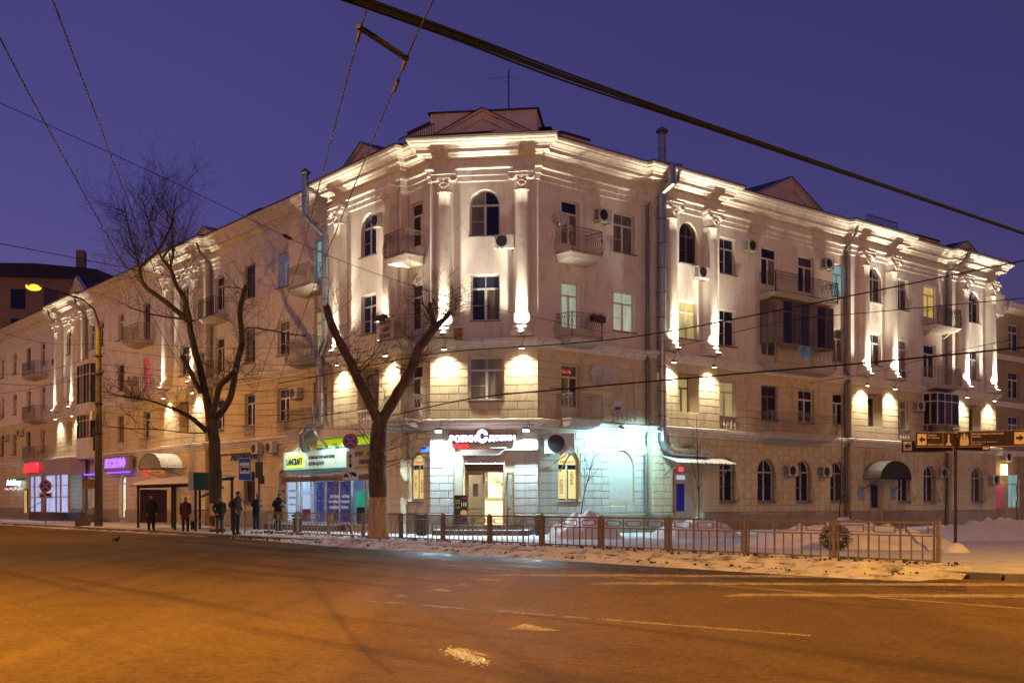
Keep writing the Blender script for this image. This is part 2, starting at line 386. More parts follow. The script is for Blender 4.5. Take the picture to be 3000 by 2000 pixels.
# ================================================================== the corner building
B = thing('apartment_building', 'four storey white and cream corner apartment building with lit columns', 'building', T(*PCL))
SEC_R = [(0, 6.6, 0), (6.6, 11.3, .35), (11.3, 22.4, 0), (22.4, 27.1, .35), (27.1, 33.2, 0), (33.2, 38.6, .35)]
SEC_L = [(0, 1.75, 0), (1.75, 7.6, .35), (7.6, 22.4, 0), (22.4, 28.6, .35), (28.6, 44.4, 0), (44.4, 50.4, .35), (50.4, 78, 0)]
CO = .15
poly = []
for a, b_, o in reversed(SEC_L): poly += [PCL+dL*b_+nL*o, PCL+dL*a+nL*o]
poly += [PCL+nC*CO, PCR+nC*CO]
for a, b_, o in SEC_R: poly += [PCR+dR*a+nR*o, PCR+dR*b_+nR*o]
poly += [PCR+dR*38.6-nR*9]
PLAN = poly
def sweep(prof, name, mat, pts=PLAN, smooth=False):
    n = len(pts); off = []
    for i in range(n):
        a = (pts[i]-pts[i-1]).normalized() if i else None; b = (pts[i+1]-pts[i]).normalized() if i < n-1 else None
        a = a or b; b = b or a
        n1 = Vector((a.y, -a.x, 0)); n2 = Vector((b.y, -b.x, 0)); off.append((n1+n2)/(1+n1.dot(n2)))
    g = MB(); k = len(prof)
    vs = [pts[i]+off[i]*d+Vector((0, 0, z)) for i in range(n) for d, z in prof]
    g.add(vs, [(i*k+j, (i+1)*k+j, (i+1)*k+j+1, i*k+j+1) for i in range(n-1) for j in range(k-1)])
    return g.build(name, mat, B)
sweep([(0, 14.98), (.07, 15.0), (.07, 15.22), (.12, 15.24), (.12, 15.46), (.20, 15.52), (.20, 15.58), (.05, 15.62)], 'architrave', MCR)
sweep([(.05, 15.6), (.05, 15.92), (.12, 15.94), (.16, 16.0), (.24, 16.06), (.26, 16.12), (.48, 16.14), (.50, 16.12), (.50, 16.28), (.55, 16.30), (.57, 16.36), (.66, 16.44), (.74, 16.47), (.76, 16.53), (.84, 16.56), (.86, 16.64), (.86, 16.70)], 'cornice', MCR)
sweep([(.90, 16.68), (.92, 16.70), (.92, 16.735), (-5, 18.0), (-5, 0)], 'roof', MROOF)
sweep([(-.05, 7.90), (.06, 7.92), (.09, 8.02), (.17, 8.06), (.22, 8.14), (.30, 8.17), (.30, 8.30), (.26, 8.33), (0, 8.37)], 'string_course', MCR)
sweep([(-.05, 4.44), (.08, 4.46), (.11, 4.56), (.20, 4.60), (.20, 4.68), (.32, 4.72), (.32, 4.86), (.28, 4.89), (0, 4.93)], 'string_course', MCR)

FRAMES = {'R': FR, 'L': FL, 'C': FC}
OPS = {}          # (facade, section index) -> openings (x0, x1, z0, z1, arched, depth)
def wall_mesh(g, x0, x1, z0, z1, y, ops):
    ops = [o for o in ops if o[2] < z1-.01 and o[3] > z0+.01]
    xs = sorted({x0, x1, *[min(max(v, x0), x1) for o in ops for v in o[:2]]}); zs = sorted({z0, z1, *[min(max(v, z0), z1) for o in ops for v in o[2:4]]})
    for i in range(len(xs)-1):
        for j in range(len(zs)-1):
            cx = (xs[i]+xs[i+1])/2; cz = (zs[j]+zs[j+1])/2
            if any(o[0] < cx < o[1] and o[2] < cz < o[3] for o in ops): continue
            g.quad((xs[i], y, zs[j]), (xs[i+1], y, zs[j]), (xs[i+1], y, zs[j+1]), (xs[i], y, zs[j+1]))
    for a, b, c, d, arch, dep in ops:
        d0 = d; c = max(c, z0); yb = y+dep
        if arch:
            r = (b-a)/2; zc = d-r; n = 12
            arc = [((a+b)/2-r*math.cos(math.pi*k/n), zc+r*math.sin(math.pi*k/n)) for k in range(n+1)]
            h = n//2
            g.add([(a, y, d)]+[(p[0], y, p[1]) for p in arc[:h+1]], [(0, k+1, k+2) for k in range(h)])
            g.add([(b, y, d)]+[(p[0], y, p[1]) for p in arc[h:]], [(0, k+1, k+2) for k in range(n-h)])
            for k in range(n):
                p, q = arc[k], arc[k+1]; g.quad((p[0], y, p[1]), (q[0], y, q[1]), (q[0], yb, q[1]), (p[0], yb, p[1]))
            d = zc
        else: g.quad((a, y, d), (b, y, d), (b, yb, d), (a, yb, d))
        g.quad((a, y, c), (a, yb, c), (a, yb, d), (a, y, d)); g.quad((b, y, c), (b, y, d), (b, yb, d), (b, yb, c))
        g.quad((a, y, c), (b, y, c), (b, yb, c), (a, yb, c))
    return g

# ---- windows (a window is its frame, with panes and a sill under it)
WCACHE = {}
def win_meshes(w, h, kind, fm):
    key = (round(w, 2), round(h, 2), kind, fm.name)
    if key in WCACHE: return WCACHE[key]
    t = .07; d = .06; g = MB(); panes = []; r = w/2
    def rect(x0, x1, z0, z1, split=None):
        panes.append(MB().quad((x0, .02, z0), (x1, .02, z0), (x1, .02, z1), (x0, .02, z1)))
    if kind == 'arch': tz = h-r
    elif kind in ('win', 'bar'): tz = h*.70
    else: tz = h*.77
    g.box(-r, -r+t, 0, d, 0, h if kind != 'arch' else tz); g.box(r-t, r, 0, d, 0, h if kind != 'arch' else tz); g.box(-r+t, r-t, 0, d, 0, t)
    g.box(-r+t, r-t, 0, d, tz-t*.6, tz+t*.6)
    if kind == 'arch':
        n = 12; q = [(-r*math.cos(math.pi*k/n), tz+r*math.sin(math.pi*k/n)) for k in range(n+1)]; q2 = [(-(r-t)*math.cos(math.pi*k/n), tz+(r-t)*math.sin(math.pi*k/n)) for k in range(n+1)]
        for k in range(n):
            g.prism([q[k], q[k+1], q2[k+1], q2[k]], 0, d)
        h2 = n//2
        panes.append(MB().add([(0, .02, tz)]+[(p[0], .02, p[1]) for p in q2[:h2+1]], [(0, k+2, k+1) for k in range(h2)]))
        panes.append(MB().add([(0, .02, tz)]+[(p[0], .02, p[1]) for p in q2[h2:]], [(0, k+2, k+1) for k in range(n-h2)]))
        g.box(-t*.35, t*.35, 0, d, tz, h-t)
    else:
        g.box(-r+t, r-t, 0, d, h-t, h)
        rect(-r+t, r-t, tz+t*.5, h-t)
        if kind == 'win' and w > 1.25: g.box(-t*.2, t*.2, .01, d, tz+t*.6, h-t)
    if kind == 'door': g.box(-r+t, r-t, .01, d, t, .55); z0 = .55
    else: z0 = t
    mx = 0 if kind != 'door' else (0 if w > 1 else .2*w)
    g.box(mx-t*.8, mx+t*.8, -.008, d, z0, tz-t*.6)
    rect(-r+t, mx-t*.8, z0, tz-t*.6); rect(mx+t*.8, r-t, z0, tz-t*.6)
    if kind != 'door':
        zz = z0+(tz-z0)*.46; g.box(-r+t, mx, .005, d, zz-.012, zz+.012)
    me = g.mesh('window', fm); pm = [p.mesh('pane', GL[0]) for p in panes]
    sl = MB().box(-r-.05, r+.05, -.30, .0, -.045, -.004).mesh('sill', MGALVD)
    WCACHE[key] = (me, pm, sl); return WCACHE[key]
rw = random.Random(11)
def window(F, x0, x1, z0, z1, y, kind='win', glass=None, fm=None, parent=None, sill=True, dep=.22):
    fm = fm or (MFRM if rw.random() < .8 else MFRB)
    me, pm, sl = win_meshes(x1-x0, z1-z0, kind, fm); M = F @ T((x0+x1)/2, y+dep-.07, z0)
    o = link('window' if kind != 'door' else 'balcony_door', me, parent or B, M)
    base = rw.choice([0, 0, 1, 2, 3, 0])
    for i, p in enumerate(pm):
        gm = GLIT[glass] if glass else GL[base if rw.random() < .7 else rw.randrange(4)]
        link('pane', p, o, M, gm)
    if sill and kind != 'door': link('sill', sl, o, F @ T((x0+x1)/2, y+dep-.07, z0))
    return o
F2, F3, F4 = (5.6, 7.35), (9.1, 10.9), (12.65, 14.45)
LIT = {('R', 1.3, 3): 'green', ('R', 4.44, 3): 'green', ('R', 8.4, 3): 'pale', ('R', 11.55, 2): 'pale', ('R', 21.2, 4): 'cyan', ('R', 30.5, 4): 'yellow',
       ('L', 8.9, 4): 'cyan', ('L', 12.75, 4): 'blue', ('L', 31.9, 3): 'red', ('R', 18.1, 3): 'blue', ('L', 8.9, 3): 'pale', ('R', 24.1, 3): None}
def column_of(fac, sec, a, b, floors='234', doors='', archf=''):
    """one upright row of openings; a, b are distances from the corner"""
    F = FRAMES[fac]; o = {'R': SEC_R, 'L': SEC_L}[fac][sec][2]; x0, x1 = (a, b) if fac == 'R' else (-b, -a)
    for f in floors:
        z0, z1 = {'2': F2, '3': F3, '4': F4}[f]; kind = 'win'; ar = False
        if f in doors: kind = 'door'; z0 = {'2': 4.98, '3': 8.42, '4': 12.05}[f]
        if f in archf: kind = 'arch'; ar = True; z1 = 14.62
        OPS.setdefault((fac, sec), []).append((x0, x1, z0, z1, ar, .22))
        window(F, x0, x1, z0, z1, -o, kind, LIT.get((fac, a, int(f))))
# right street facade
column_of('R', 0, 1.3, 2.35, '234', '234'); column_of('R', 0, 4.44, 5.8, '34')
column_of('R', 1, 8.4, 9.7, '34', '', '4')
column_of('R', 2, 11.55, 12.95); column_of('R', 2, 15.0, 16.35, '234', '34'); column_of('R', 2, 18.1, 19.5, '234', '34'); column_of('R', 2, 21.2, 22.3, '234')
column_of('R', 3, 24.1, 25.4, '34', '', '4')
column_of('R', 4, 27.5, 28.8); column_of('R', 4, 30.5, 31.9, '234', '34')
column_of('R', 5, 35.2, 36.5, '34', '', '4')
# left street facade
column_of('L', 0, .62, 1.55, '234', '234')
column_of('L', 1, 3.8, 5.1, '34', '', '4')
column_of('L', 2, 8.9, 10.15, '234', '34'); column_of('L', 2, 12.75, 14.05); column_of('L', 2, 16.7, 17.95); column_of('L', 2, 20.6, 21.85, '234', '34')
column_of('L', 3, 24.85, 26.15, '34', '', '4')
column_of('L', 4, 31.9, 33.1, '234', '34'); column_of('L', 4, 36.7, 37.9); column_of('L', 4, 40.7, 41.8, '4'); column_of('L', 4, 42.7, 43.8, '4')
column_of('L', 5, 46.7, 48.0, '34', '', '4')
for a in (54.7, 58.7, 62.9, 67.0, 71.2): column_of('L', 6, a, a+1.2, '234', '34' if a in (54.7,) else '')
# chamfered corner
CW = []
for (x0, x1, z0, z1, kind) in ((1.72, 3.02, 12.68, 14.66, 'arch'), (1.76, 3.02, 9.08, 11.05, 'win'), (1.68, 3.18, 5.70, 7.55, 'win')):
    CW.append((x0, x1, z0, z1, kind == 'arch', .25)); window(FC, x0, x1, z0, z1, -CO, kind, None, MFRM, dep=.25)
CW.append((1.45, 3.22, .40, 3.50, False, .35))
# recessed niches of the second floor between the lit piers, with a narrow window inside
def niche(fac, sec, a, b, glass=None, deep=.5, zb=5.62):
    F = FRAMES[fac]; o = {'R': SEC_R, 'L': SEC_L}[fac][sec][2]; x0, x1 = (a, b) if fac == 'R' else (-b, -a)
    OPS.setdefault((fac, sec), []).append((x0, x1, zb, 7.5, False, deep))
    g = MB(); g.quad((x0, -o+deep, zb), (x1, -o+deep, zb), (x1, -o+deep, 7.5), (x0, -o+deep, 7.5)); g.build('niche_wall', MYB, B, F)
    window(F, x0+.15, x1-.25, zb+.02, 7.3, -o+deep-.24, 'win', glass, MFRB, dep=.22, sill=False)
niche('R', 1, 8.35, 9.75, 'pale'); niche('R', 3, 24.05, 25.45); niche('R', 5, 35.2, 36.6)
niche('L', 1, 3.55, 5.35); niche('L', 3, 24.8, 26.2); niche('L', 5, 46.7, 48.0)
# ground floor arched windows with bulging grilles
def grille(F, xc, w, z0, z1, y, arch=True):
    g = MB(); n = max(4, int(w/.14)); r = w/2
    zs = z1-r if arch else z1
    for i in range(n+1):
        x = -r+w*i/n; zt = (zs+math.sqrt(max(0, r*r-x*x))) if arch else z1
        g.tube([(x, -.28, z0+.02), (x, -.30, z0+.25), (x, -.20, z0+.55), (x, -.08, z0+.75), (x, -.06, zt)], .009, 4, False)
    for z, yy in ((z0+.03, -.28), (z0+.72, -.10), (zs-.05, -.06), (zs-.2, -.06)):
        g.bar((-r, yy, z), (r, yy, z), .02)
        for s in (-1, 1): g.bar((s*r, yy, z), (s*r, 0, z), .016)
    return g
def gf_arch(fac, sec, a, b, z1=3.6, bars=True, glass=None):
    F = FRAMES[fac]; o = {'R': SEC_R, 'L': SEC_L}[fac][sec][2]; x0, x1 = (a, b) if fac == 'R' else (-b, -a)
    OPS.setdefault((fac, sec), []).append((x0, x1, 1.4, z1, True, .26))
    wo = window(F, x0, x1, 1.4, z1, -o, 'arch', glass, MFRM, dep=.26)
    if bars: grille(F, 0, x1-x0, 0, z1-1.4, 0).build('window_grille', MIRON, wo, F @ T((x0+x1)/2, -o, 1.4))
    return wo
for a, b_ in ((11.6, 12.9), (14.7, 16.1), (17.9, 19.2), (21.0, 22.3)): gf_arch('R', 2, a, b_)
gf_arch('R', 4, 27.7, 29.0); gf_arch('R', 4, 30.5, 31.8); gf_arch('R', 5, 35.5, 36.9)
WA = gf_arch('R', 0, 1.12, 2.36, 3.66, False); WB = gf_arch('L', 0, .55, 1.62, 3.6, False)
gf_arch('L', 2, 13.1, 14.0, 3.1, False)
OPS.setdefault(('L', 2), []).append((-17.95, -16.7, 1.4, 3.05, False, .24))
wo = window(FL, -17.95, -16.7, 1.4, 3.05, 0, 'win', None, MFRB, dep=.24)
grille(FL, 0, 1.25, 0, 1.65, 0, False).build('window_grille', MIRON, wo, FL @ T(-17.325, 0, 1.4))
# blind arch on the bay beside the corner
OPS.setdefault(('R', 0), []).append((4.19, 5.75, 1.4, 3.72, True, .10))
MB().quad((4.19, .10, 1.4), (5.75, .10, 1.4), (5.75, .10, 3.72), (4.19, .10, 3.72)).build('blind_arch_wall', MGB, B, FR)
OPS[('R', 0)].append((4.4, 5.75, 5.75, 7.4, False, .06))
MB().quad((4.4, .06, 5.75), (5.75, .06, 5.75), (5.75, .06, 7.4), (4.4, .06, 7.4)).build('blind_window_wall', MY, B, FR)
# doors and shops of the ground floor
OPS.setdefault(('R', 1), []).append((7.95, 10.1, .05, 4.1, True, .45)); OPS.setdefault(('R', 3), []).append((24.2, 25.6, .1, 2.6, False, .3))
OPS.setdefault(('L', 3), []).append((-27.4, -26.0, .1, 2.7, False, .4))
OPS[('L', 2)].append((-12.3, -7.75, .32, 2.72, False, .12))
OPS[('L', 1)].append((-7.45, -3.0, .32, 2.72, False, .47))
OPS.setdefault(('L', 4), []).append((-37.6, -36.3, .3, 3.3, True, .3)); OPS[('L', 4)].append((-43.2, -42.2, 1.0, 3.2, False, .3))
OPS.setdefault(('L', 5), [])
# ---- walls
NOBLOCK = {('L', 1): (0, 4.4)}
for fac, secs in (('R', SEC_R), ('L', SEC_L)):
    for i, (a, b_, o) in enumerate(secs):
        x0, x1 = (a, b_) if fac == 'R' else (-b_, -a); ops = OPS.get((fac, i), [])
        wall_mesh(MB(), x0, x1, 0, 8.0, -o, ops).build('lower_wall', MY, B, FRAMES[fac]); wall_mesh(MB(), x0, x1, 8.0, 16.0, -o, ops).build('upper_wall', MW, B, FRAMES[fac])
        if o:
            for x in (x0, x1):
                g = MB(); g.quad((x, -o, 0), (x, 0, 0), (x, 0, 8), (x, -o, 8)); g.build('lower_return_wall', MY, B, FRAMES[fac])
                g = MB(); g.quad((x, -o, 8), (x, 0, 8), (x, 0, 16), (x, -o, 16)); g.build('upper_return_wall', MW, B, FRAMES[fac])
g = wall_mesh(MB(), 0, LC, 0, 8, -CO, CW)
for x in (0, LC): g.quad((x, -CO, 0), (x, .4, 0), (x, .4, 8), (x, -CO, 8))
g.build('lower_wall', MYB, B, FC)
g = wall_mesh(MB(), 0, LC, 8, 16, -CO, CW)
for x in (0, LC): g.quad((x, -CO, 8), (x, .4, 8), (x, .4, 16), (x, -CO, 16))
g.build('upper_wall', MW, B, FC)
g = MB(); g.quad((38.6, -.35, 0), (38.6, 9, 0), (38.6, 9, 16.4), (38.6, -.35, 16.4)); g.build('end_wall', MW, B, FR)
# ---- plinth, broken at the doors
def plinth(F, x0, x1, y, gaps):
    xs = [x0]+[v for gp in sorted(gaps) for v in gp]+[x1]
    for i in range(0, len(xs), 2):
        if xs[i+1]-xs[i] > .1:
            MB().prism([(-.10, 0), (-.10, .80), (-.06, .86), (0, .90), (0, 0)], xs[i], xs[i+1], F @ T(0, y, 0) @ Matrix(((0, 1, 0, 0), (1, 0, 0, 0), (0, 0, 1, 0), (0, 0, 0, 1)))).build('plinth', MPL, B)
for fac, secs in (('R', SEC_R), ('L', SEC_L)):
    for i, (a, b_, o) in enumerate(secs):
        x0, x1 = (a, b_) if fac == 'R' else (-b_, -a)
        gaps = [(q[0]-.02, q[1]+.02) for q in OPS.get((fac, i), []) if q[2] < .9]
        plinth(FRAMES[fac], x0-(.10 if o else 0), x1+(.10 if o else 0), -o, gaps)
plinth(FC, -.08, LC+.08, -CO, [(1.0, 3.7)])

# ---- rusticated stone blocks: the 300 nearest each a part, the rest joined
BCACHE = {}
def block_mesh(w, h):
    k = (round(w, 2), round(h, 2))
    if k not in BCACHE:
        b = .012; g = MB()
        g.add([(0, 0, 0), (w, 0, 0), (w, 0, h), (0, 0, h), (b, -.03, b), (w-b, -.03, b), (w-b, -.03, h-b), (b, -.03, h-b)],
              [(4, 5, 6, 7), (0, 1, 5, 4), (1, 2, 6, 5), (2, 3, 7, 6), (3, 0, 4, 7)]); BCACHE[k] = g.mesh('stone_block', MYB)
    return BCACHE[k]
blocks = []
def courses(F, x0, x1, y, z0, z1, n, ops, wd, mat, prio, skip=()):
    h = (z1-z0)/n; rr = random.Random(int(abs(x0*100)+z0*10))
    for r in range(n):
        a = z0+r*h; b = a+h; cut = []
        for (p, q, c, d, ar, dp) in ops:
            if c < b-.03 and d > a+.03:
                if ar and a > d-(q-p)/2:
                    hw = math.sqrt(max(0, ((q-p)/2)**2-(a-(d-(q-p)/2))**2))+.03; cut.append(((p+q)/2-hw, (p+q)/2+hw))
                else: cut.append((p-.02, q+.02))
        for s in skip:
            if s[2] < b and s[3] > a: cut.append((s[0], s[1]))
        cut.sort(); x = x0; spans = []
        for p, q in cut:
            if p > x+.08: spans.append((x, min(p, x1)))
            x = max(x, q)
        if x < x1-.08: spans.append((x, x1))
        for p, q in spans:
            if wd is None: pieces = [(p, q)]
            else:
                L0 = q-p
                if L0 < wd*1.15: js = [p, q]
                else:
                    js = [p]; t = (math.floor(p/wd)+(.5 if r % 2 else 0))*wd
                    while t < q-.2:
                        if t > p+.2: js.append(t)
                        t += wd
                    js.append(q)
                pieces = list(zip(js[:-1], js[1:]))
            for s, e in pieces: blocks.append((prio, F, s+.008, e-.008, a+.008, b-.008, y, mat))
courses(FC, 0, LC, -CO, .90, 4.44, 11, CW, .82, MGB, 0, [(1.05, 3.62, 0, 3.6), (.6, 4.0, 3.55, 4.5)])
courses(FC, 0, LC, -CO, 4.95, 7.72, 8, CW, .84, MYB, 0)
for i, (a, b_, o) in enumerate(SEC_R):
    ops = OPS.get(('R', i), []); ris = o > 0
    courses(FR, a, b_, -o, .90, 4.44, 11, ops, 1.05, MGB if i == 0 else MYB, 1 if i < 3 else 3)
    courses(FR, a, b_, -o, 4.95, 7.72, 8, ops, None, MYB, 2 if ris else 4)
for i, (a, b_, o) in enumerate(SEC_L):
    ops = OPS.get(('L', i), []); ris = o > 0; sk = [(-13.0, -2.9, 0, 4.5)]
    courses(FL, -b_, -a, -o, .90, 4.44, 11, ops, 1.05 if i < 4 else None, MYB, 2 if i < 2 else 5, sk)
    courses(FL, -b_, -a, -o, 4.95, 7.72, 8, ops, None, MYB, 1 if (ris and i < 2) else 4)
blocks.sort(key=lambda t: t[0])
for pr, F, s, e_, a, b_, y, m in blocks[:300]: link('stone_block', block_mesh(e_-s, b_-a), B, F @ T(s, y, a), m)
g = MB()
for pr, F, s, e_, a, b_, y, m in blocks[300:]:
    me = block_mesh(e_-s, b_-a); M = F @ T(s, y, a); g.add([M @ v.co for v in me.vertices], [tuple(p.vertices) for p in me.polygons])
g.build('stone_block', MYB, B, kind='stuff')

# ---- columns with bases, shafts and scrolled capitals
def column_meshes():
    g = MB(); g.box(-.50, .50, -.50, .5, 0, .10)
    g.lathe([(.47, .10), (.49, .16), (.47, .23), (.41, .25), (.40, .30), (.44, .33), (.44, .39), (.40, .42), (.385, .44)], 24); base = g.mesh('column_base', MCR, False)
    g = MB(); prof = [(.385, .44)]+[(.385-.065*(t/10)**1.6, .44+5.62*t/10) for t in range(1, 11)]+[(.355, 6.08), (.365, 6.13), (.33, 6.16)]
    g.lathe(prof, 28); shaft = g.mesh('column_shaft', MCR, True)
    g = MB(); g.lathe([(.33, 6.16), (.33, 6.50), (.36, 6.54), (.41, 6.60), (.42, 6.66)], 24); g.box(-.50, .50, -.50, .5, 6.80, 6.92); g.box(-.43, .43, -.43, .43, 6.66, 6.80)
    cap = g.mesh('capital', MCR)
    vol = MB(); pts = []
    for k in range(34):
        t = k/33*2.3*2*math.pi; r = .155*(1-k/33*.82); pts.append((r*math.sin(t), 0, r*math.cos(t)))
    vol.tube(pts, [.030*(1-k/33*.45) for k in range(34)], 6); vol.lathe([(.15, -.10), (.15, .02)], 18, M=RX(90)); vm = vol.mesh('volute', MCR)
    orn = MB()
    for k in range(7): orn.ell((-.18+.06*k, -.36, 6.52-.03*abs(k-3)), (.035, .06, .07), 6, 5)
    for k in range(5): orn.tube([(-.2+.1*k, -.34, 6.46), (-.12+.06*k, -.37, 6.34), (0, -.36, 6.24)], .022, 5)
    om = orn.mesh('garland', MCR)
    return base, shaft, cap, vm, om
CM = column_meshes()
COLS = []
def column(F, x, y):
    M = F @ T(x, y, 8.37); c = link('column', CM[1], B, M); link('column_base', CM[0], c, M); cp = link('capital', CM[2], c, M)
    for sx in (-1, 1): link('volute', CM[3], c, M @ T(sx*.42, -.42, 6.66) @ S3(sx, 1, 1))
    link('garland', CM[4], c, M); COLS.append((F, x, y))
for x in (.70, 4.0): column(FC, x, -CO-.16)
for x in (7.58, 10.42, 23.36, 26.13, 34.18, 37.59): column(FR, x, -.51)
for x in (2.35, 6.62, 23.32, 27.69, 45.4, 49.4): column(FL, -x, -.51)

# ---- balconies
def balcony(F, x0, x1, zs, depth=1.0, style='belly', metal=MIRONW, y=0, slab=MSLAB, thick=.2, brackets=False):
    M = F @ T(x0, y, zs); w = x1-x0; g = MB(); g.box(-.05, w+.05, -depth-.05, 0, -.06, 0); g.prism([(-depth, -.06), (0, -.06), (0, -thick-.14), (-depth+.18, -thick)], 0, w, Matrix(((0, 1, 0, 0), (1, 0, 0, 0), (0, 0, 1, 0), (0, 0, 0, 1))))
    b = g.build('balcony', slab, B, M); r = MB(); H = 1.05
    path = [(0, 0), (0, -depth), (w, -depth), (w, 0)]
    outs = [(-1, 0), (0, -1), (1, 0)]
    for i in range(3):
        a = Vector((*path[i], 0)); e2 = Vector((*path[i+1], 0)); L0 = (e2-a).length; n = max(3, int(L0/.125)); o = Vector((*outs[i], 0))
        for zz, ww in ((.08, .025), (H-.17, .02), (H, .04)):
            z = Vector((0, 0, zz)); r.bar(a+z, e2+z, ww, ww*.7)
        for k in range(n+1):
            p = a+(e2-a)*(k/n)
            if style == 'belly': q = [(0, .02), (.10, .18), (.15, .36), (.11, .55), (.02, .74), (-.02, .86), (0, .90)]
            else: q = [(0, .02), (0, H)]
            r.tube([p+o*d+Vector((0, 0, z)) for d, z in q], .011, 4, False)
            if style == 'belly' and k < n:
                p2 = a+(e2-a)*((k+1)/n); mid = (p+p2)/2
                r.tube([p+Vector((0, 0, .88)), p*.7+mid*.3+Vector((0, 0, .97)), mid+Vector((0, 0, 1.0)), p2*.7+mid*.3+Vector((0, 0, .97)), p2+Vector((0, 0, .88))], .009, 4, False)
        if style == 'frame':
            for k in range(int(L0/.5)):
                c = a+(e2-a)*((k+.5)/max(1, int(L0/.5))); d = (e2-a).normalized()
                for zc in (.35, .72): r.tube([c+d*.11*math.cos(t*.7)+Vector((0, 0, zc+.11*math.sin(t*.7))) for t in range(10)], .009, 4, False)
    for px, py in path[1:3]: r.bar((px, py, 0), (px, py, H), .035)
    r.build('railing', metal, b, M)
    if brackets:
        for bx in (.25, w-.25):
            MB().prism([(0, -thick-.1), (0, -thick-.42), (-depth*.45, -thick-.1)], bx-.07, bx+.07, Matrix(((0, 1, 0, 0), (1, 0, 0, 0), (0, 0, 1, 0), (0, 0, 0, 1)))).build('bracket', slab, b, M)
    return b
BAL = {}
for z, mt in ((12.0, MIRONR), (8.38, MIRONR), (4.95, MIRONW)): BAL['R', z] = balcony(FR, 1.0, 2.75, z, 1.0, 'belly', mt, thick=.30 if z < 6 else .22)
for z, mt in ((12.0, MIRONR), (8.38, MIRONR), (4.95, MIRONW)): BAL['L', z] = balcony(FL, -2.05, -.5, z, 1.0, 'belly', mt, thick=.30 if z < 6 else .22)
balcony(FR, 14.85, 20.2, 11.98, 1.0, 'belly', MIRON); b3 = balcony(FR, 14.8, 20.0, 8.38, 1.0, 'belly', MIRONW); balcony(FR, 14.6, 20.1, 4.92, 1.0, 'belly', MIRONW, thick=.3)
balcony(FR, 30.4, 33.0, 11.95, 1.0, 'belly', MIRON, brackets=True); balcony(FR, 30.4, 33.0, 8.40, 1.0, 'belly', MIRONW); bg2 = balcony(FR, 30.4, 32.9, 4.95, 1.0, 'straight', MIRONW)
balcony(FL, -11.0, -8.7, 12.0, 1.0, 'belly', MIRONW); balcony(FL, -11.2, -8.6, 8.40, 1.0, 'belly', MIRONW); balcony(FL, -11.3, -8.5, 4.95, 1.0, 'belly', MIRONW, thick=.42)
balcony(FL, -22.1, -20.1, 12.0, .9, 'straight', MIRON); balcony(FL, -22.1, -20.1, 8.4, .9, 'belly', MIRONR)
balcony(FL, -34.1, -31.3, 11.95, 1.0, 'frame', MIRONW); balcony(FL, -34.1, -31.3, 8.4, 1.0, 'straight', MIRONW)
balcony(FL, -57.5, -54.2, 11.8, 1.0, 'straight', MGALVD); balcony(FL, -57.5, -54.2, 8.2, 1.0, 'straight', MIRONR); balcony(FL, -57.5, -54.2, 4.9, 1.0, 'frame', MIRONW)
# glazed balconies
def glazing(b, F, x0, x1, z0, z1, depth, n, fm, parapet=None, glass=1, tr=.72):
    M = F @ T(x0, 0, z0); w = x1-x0; h = z1-z0; g = MB(); d = depth-.06
    pan = []
    for i in range(n+1):
        x = w*i/n; g.box(x-.025, x+.025, -d-.02, -d+.03, 0, h)
    for z in (0, h*tr, h-.05): g.box(0, w, -d-.022, -d+.032, z, z+.05)
    for x in (0, w):
        for yy in (-d/2, -.03): g.box(x-.022, x+.022, yy-.025, yy+.025, 0, h)
        for z in (0, h*tr, h-.05): g.box(x-.024, x+.024, -d, 0, z, z+.05)
    fr = g.build('glazing_frame', fm, b, M)
    gm = GL[glass]
    for i in range(n):
        for a, c in ((.05, h*tr), (h*tr+.05, h-.05)): MB().quad((w*i/n+.025, -d, a), (w*(i+1)/n-.025, -d, a), (w*(i+1)/n-.025, -d, c), (w*i/n+.025, -d, c)).build('pane', GL[(glass+i) % 4] if glass != 1 else gm, fr, M)
    for x in (0, w):
        for a, c in ((.05, h*tr), (h*tr+.05, h-.05)): MB().quad((x, -d+.03, a), (x, 0, a), (x, 0, c), (x, -d+.03, c)).build('pane', gm, fr, M)
    return fr
glazing(b3, FR, 14.9, 19.95, 9.45, 11.68, .95, 7, MFRB, glass=3)
glazing(bg2, FR, 30.45, 32.85, 6.0, 7.92, 1.0, 3, MFRM, glass=0)
# glazed bay of two floors on the left street
gb = MB().box(-43.9, -41.1, -.95, 0, 4.55, 6.0).build('bay_window', MW, B, FL)
MB().box(-43.95, -41.05, -1.0, 0, 7.75, 8.5).build('spandrel', MW, gb, FL); MB().box(-43.95, -41.05, -1.0, 0, 11.4, 11.62).build('bay_roof', MW, gb, FL)
glazing(gb, FL, -43.9, -41.1, 6.0, 7.75, .95, 4, MFRM, glass=0); glazing(gb, FL, -43.9, -41.1, 8.5, 11.4, .95, 4, MFRM, glass=2)
# small balustrades under second floor windows
def balustrade(F, xc, y, w=1.5):
    g = MB(); g.box(-w/2, w/2, -.10, 0, .55, .62); g.box(-w/2, w/2, -.12, 0, 0, .06); n = int(w/.24)
    for i in range(n):
        g.lathe([(.045, .06), (.045, .12), (.085, .20), (.075, .28), (.045, .42), (.045, .48), (.07, .55)], 8, (-w/2+w*(i+.5)/n, -.06))
    g.build('balustrade', MGB, B, F @ T(xc, y, 4.95))
for F, x, y, wd in ((FR, 5.1, 0, 1.6), (FR, 12.25, 0, 1.4), (FR, 28.15, 0, 1.4), (FL, -4.45, -.36, 1.75), (FL, -13.4, 0, 1.3), (FL, -17.3, 0, 1.3), (FL, -37.3, 0, 1.2), (FL, -33, 0, 1.2)): balustrade(F, x, y, wd)

